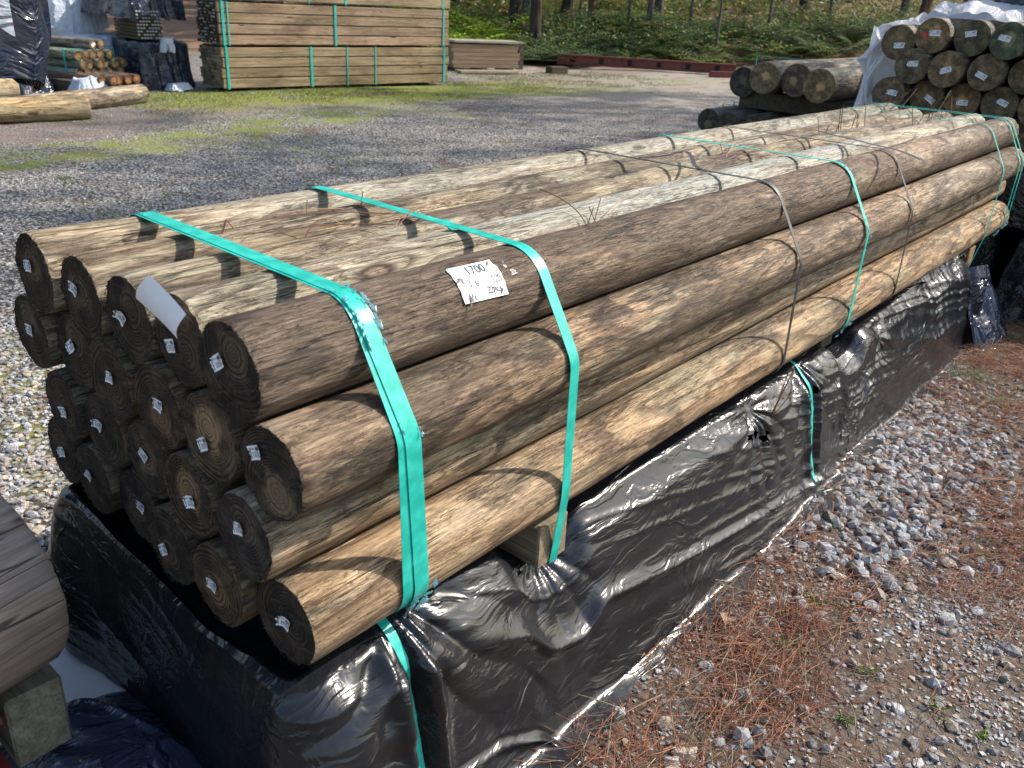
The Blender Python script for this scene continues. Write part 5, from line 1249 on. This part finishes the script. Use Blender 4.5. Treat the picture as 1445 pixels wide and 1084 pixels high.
x, y = along(520, 12, 14, 44, 12, 14, 1.2); z = terrain(x, y); s_ = rng.uniform(.3, .9, len(x)); V, F, C = leaf_cloud(np.stack([x, y, z+s_*.7], -1), s_, 90, .06, np.vstack([MIXF, BR])); parts.append((V, F, C))
x, y = along(600, 14, 24, 80, 10, 30, 2.5); z = terrain(x, y); s_ = rng.uniform(.6, 1.8, len(x)); V, F, C = leaf_cloud(np.stack([x, y, z+s_*.8+rng.uniform(0, 3, len(x))], -1), s_, 90, .12, np.vstack([MIXF, BR, DARKF])); parts.append((V, F, C))
x, y = along(300, -30, 32, 14, 26, 20, 2.5); z = terrain(x, y); s_ = rng.uniform(.8, 2.2, len(x)); V, F, C = leaf_cloud(np.stack([x, y, z+s_*.8+rng.uniform(0, 3, len(x))], -1), s_, 90, .14, np.vstack([MIXF, BR, DARKF])); parts.append((V, F, C))
x, y = along(900, 19, 8.5, 48, 2, 16, 1.2); z = terrain(x, y); s_ = rng.uniform(.25, .8, len(x)); V, F, C = leaf_cloud(np.stack([x, y, z+s_*.6], -1), s_, 90, .055, np.vstack([MIXF*.8, BR*.8, DARKF])); parts.append((V, F, C))
x, y = along(500, 13, 13.5, 26, 14, 8, .8); z = terrain(x, y); s_ = rng.uniform(.15, .45, len(x)); V, F, C = leaf_cloud(np.stack([x, y, z+s_*.6], -1), s_, 90, .045, np.vstack([FERN, BR, MIXF])); parts.append((V, F, C))
V, F, C = join(parts); tag(link('forest_undergrowth', mesh('forest_undergrowth', V, F, False, vcol=C), leaf_m), kind='stuff')
PINEC = np.array([(.035, .085, .02), (.05, .11, .03), (.07, .13, .04)])
crown_mesh = []
for s_ in range(4):
    c0 = [(rng.normal(0, 1.0), rng.normal(0, 1.0), rng.uniform(0, 4.5)) for _ in range(26)]
    V, F, C = leaf_cloud(c0, rng.uniform(.5, 1.0, 26), 60, .13, PINEC); crown_mesh.append(mesh('crown', V, F, False, [leaf_m], vcol=C))
def tree(x, y, dia, h, lab, bk, lean=(0, 0), crown=True, group='trees of the forest behind the yard'):
    z = zt(x, y); t = empty('pine_tree', (x, y, z-.1)); tag(t, lab, 'tree', group)
    pts = [(lean[0]*u*h+.05*math.sin(u*7+x)*dia*4, lean[1]*u*h+.04*math.cos(u*6+y)*dia*4, u*h) for u in (0, .03, .1, .2, .35, .55, .8, 1)]
    MB().tube(pts, [dia*.5*k for k in (1.35, 1.1, 1, .93, .85, .7, .45, .2)], 10).build('trunk', bk, t, smooth=True)
    if crown:
        o = link('crown', crown_mesh[int(abs(x*7)) % 4], None, t); o.location = (lean[0]*h*.8, lean[1]*h*.8, h-5.0); o.scale = (1, 1, 1.1)
    return t
TR = [(15.3, 12.65, .21, 13, 'dark barked pine trunk, left one of the close pair behind the small board stack', barkd), (16.6, 13.4, .15, 11, 'grey slender trunk standing just right of the dark left one', barkg),
 (14.3, 11.3, .17, 12, 'dark pine trunk nearest behind the small board stack', barkd), (21.5, 16.3, .48, 16, 'thick leaning dark grey trunk right of the close pair', barkd), (17.7, 12.3, .13, 10, 'thin brown trunk between the thick trunk and the young green pine', barkb),
 (23.6, 15.4, .55, 15, 'thick brown trunk half hidden by young pine needles', barkb), (18.5, 11.2, .10, 8, 'slim pale grey sapling trunk over the red beam, left one', barkg), (20.3, 12.1, .12, 8, 'slim pale grey sapling trunk over the red beam, right one', barkg),
 (30, 17.6, .42, 15, 'broad brown trunk far back over the middle of the red beam', barkb), (33.6, 17.5, .35, 15, 'brown grey trunk far back above the beam end', barkd), (27, 11.8, .28, 13, 'leaning grey trunk behind the shrubs above the four poles', barkg), (26, 24, .4, 14, 'dark trunk at the picture top above the bright bracken', barkd)]
for x, y, d_, h, lab, bk in TR: tree(x, y, d_*1.35, h, lab, bk, lean=(random.uniform(-.02, .02), random.uniform(-.02, .02)))
for x, y, h in ((12.5, -2.2, 11), (16.8, -2.6, 14), (18.5, -.8, 12.5), (21.0, -.3, 13.5)):
    tree(x, y, .28, h, 'tall pine standing at the yard edge right of the picture, shading the rear yard', barkd, group='pines outside the right edge')
k = 0
while k < 260:
    az_ = rng.uniform(.08, 1.42); D_c = 17+70*rng.random()**1.4; x = -.48+D_c*math.cos(az_); y = -.75+D_c*math.sin(az_); F_ = .6*x+.8*y-16.2
    if F_ < 2.5 or F_ > 75: continue
    bk = (barkd, barkg, barkb)[k % 3]
    tree(x, y, rng.uniform(.13, .44), rng.uniform(10, 16), f"slender {['dark', 'pale grey', 'reddish brown'][k % 3]} trunk among the many {'just behind the shrubs' if F_ < 14 else 'far back in the forest'}", bk, lean=(rng.normal(0, .015), rng.normal(0, .015)), crown=22 < F_ < 45, group=['dark', 'pale grey', 'reddish brown'][k % 3]+(' near' if F_ < 14 else ' far')+' forest trunks')
    k += 1
# young pines with soft needle tops
def young(x, y, h, r_, lab, z0=.45):
    z = zt(x, y); t = empty('young_pine', (x, y, z)); tag(t, lab, 'young tree', 'young pines at the forest edge')
    MB().tube([(0, 0, -.05), (.01, 0, h*.4), (-.01, .01, h*.75), (0, 0, h)], [r_, r_*.8, r_*.5, .006], 7).build('trunk', barkg, t, smooth=True)
    c0 = [(rng.normal(0, .10+.28*(1-u)), rng.normal(0, .10+.28*(1-u)), h*(z0+(1.06-z0)*u)) for u in rng.random(34)]
    V, F, C = leaf_cloud(c0, rng.uniform(.12, .24, 34), 55, .075, PINEC*1.3, 1.2); V = V.copy()
    link('crown', mesh('crown', V, F, False, vcol=C), leaf_m, t)
young(17.4, 8.75, 2.7, .035, 'young pine with a bare stem and soft green top above the red beam', .52)
young(17.9, 11.4, 3.4, .04, 'young pine right of the thick leaning trunk', .45)
young(18.0, 12.9, 3.4, .04, 'young pine with needles in front of a thick brown trunk', .35)
young(19.4, 10.6, 3.2, .04, 'young pine between the two slim saplings', .5)
young(21.0, 9.3, 3.4, .04, 'young pine right of the bare stemmed one', .5)
young(24.5, 9.2, 3.8, .05, 'young pine behind the four thick poles', .3)
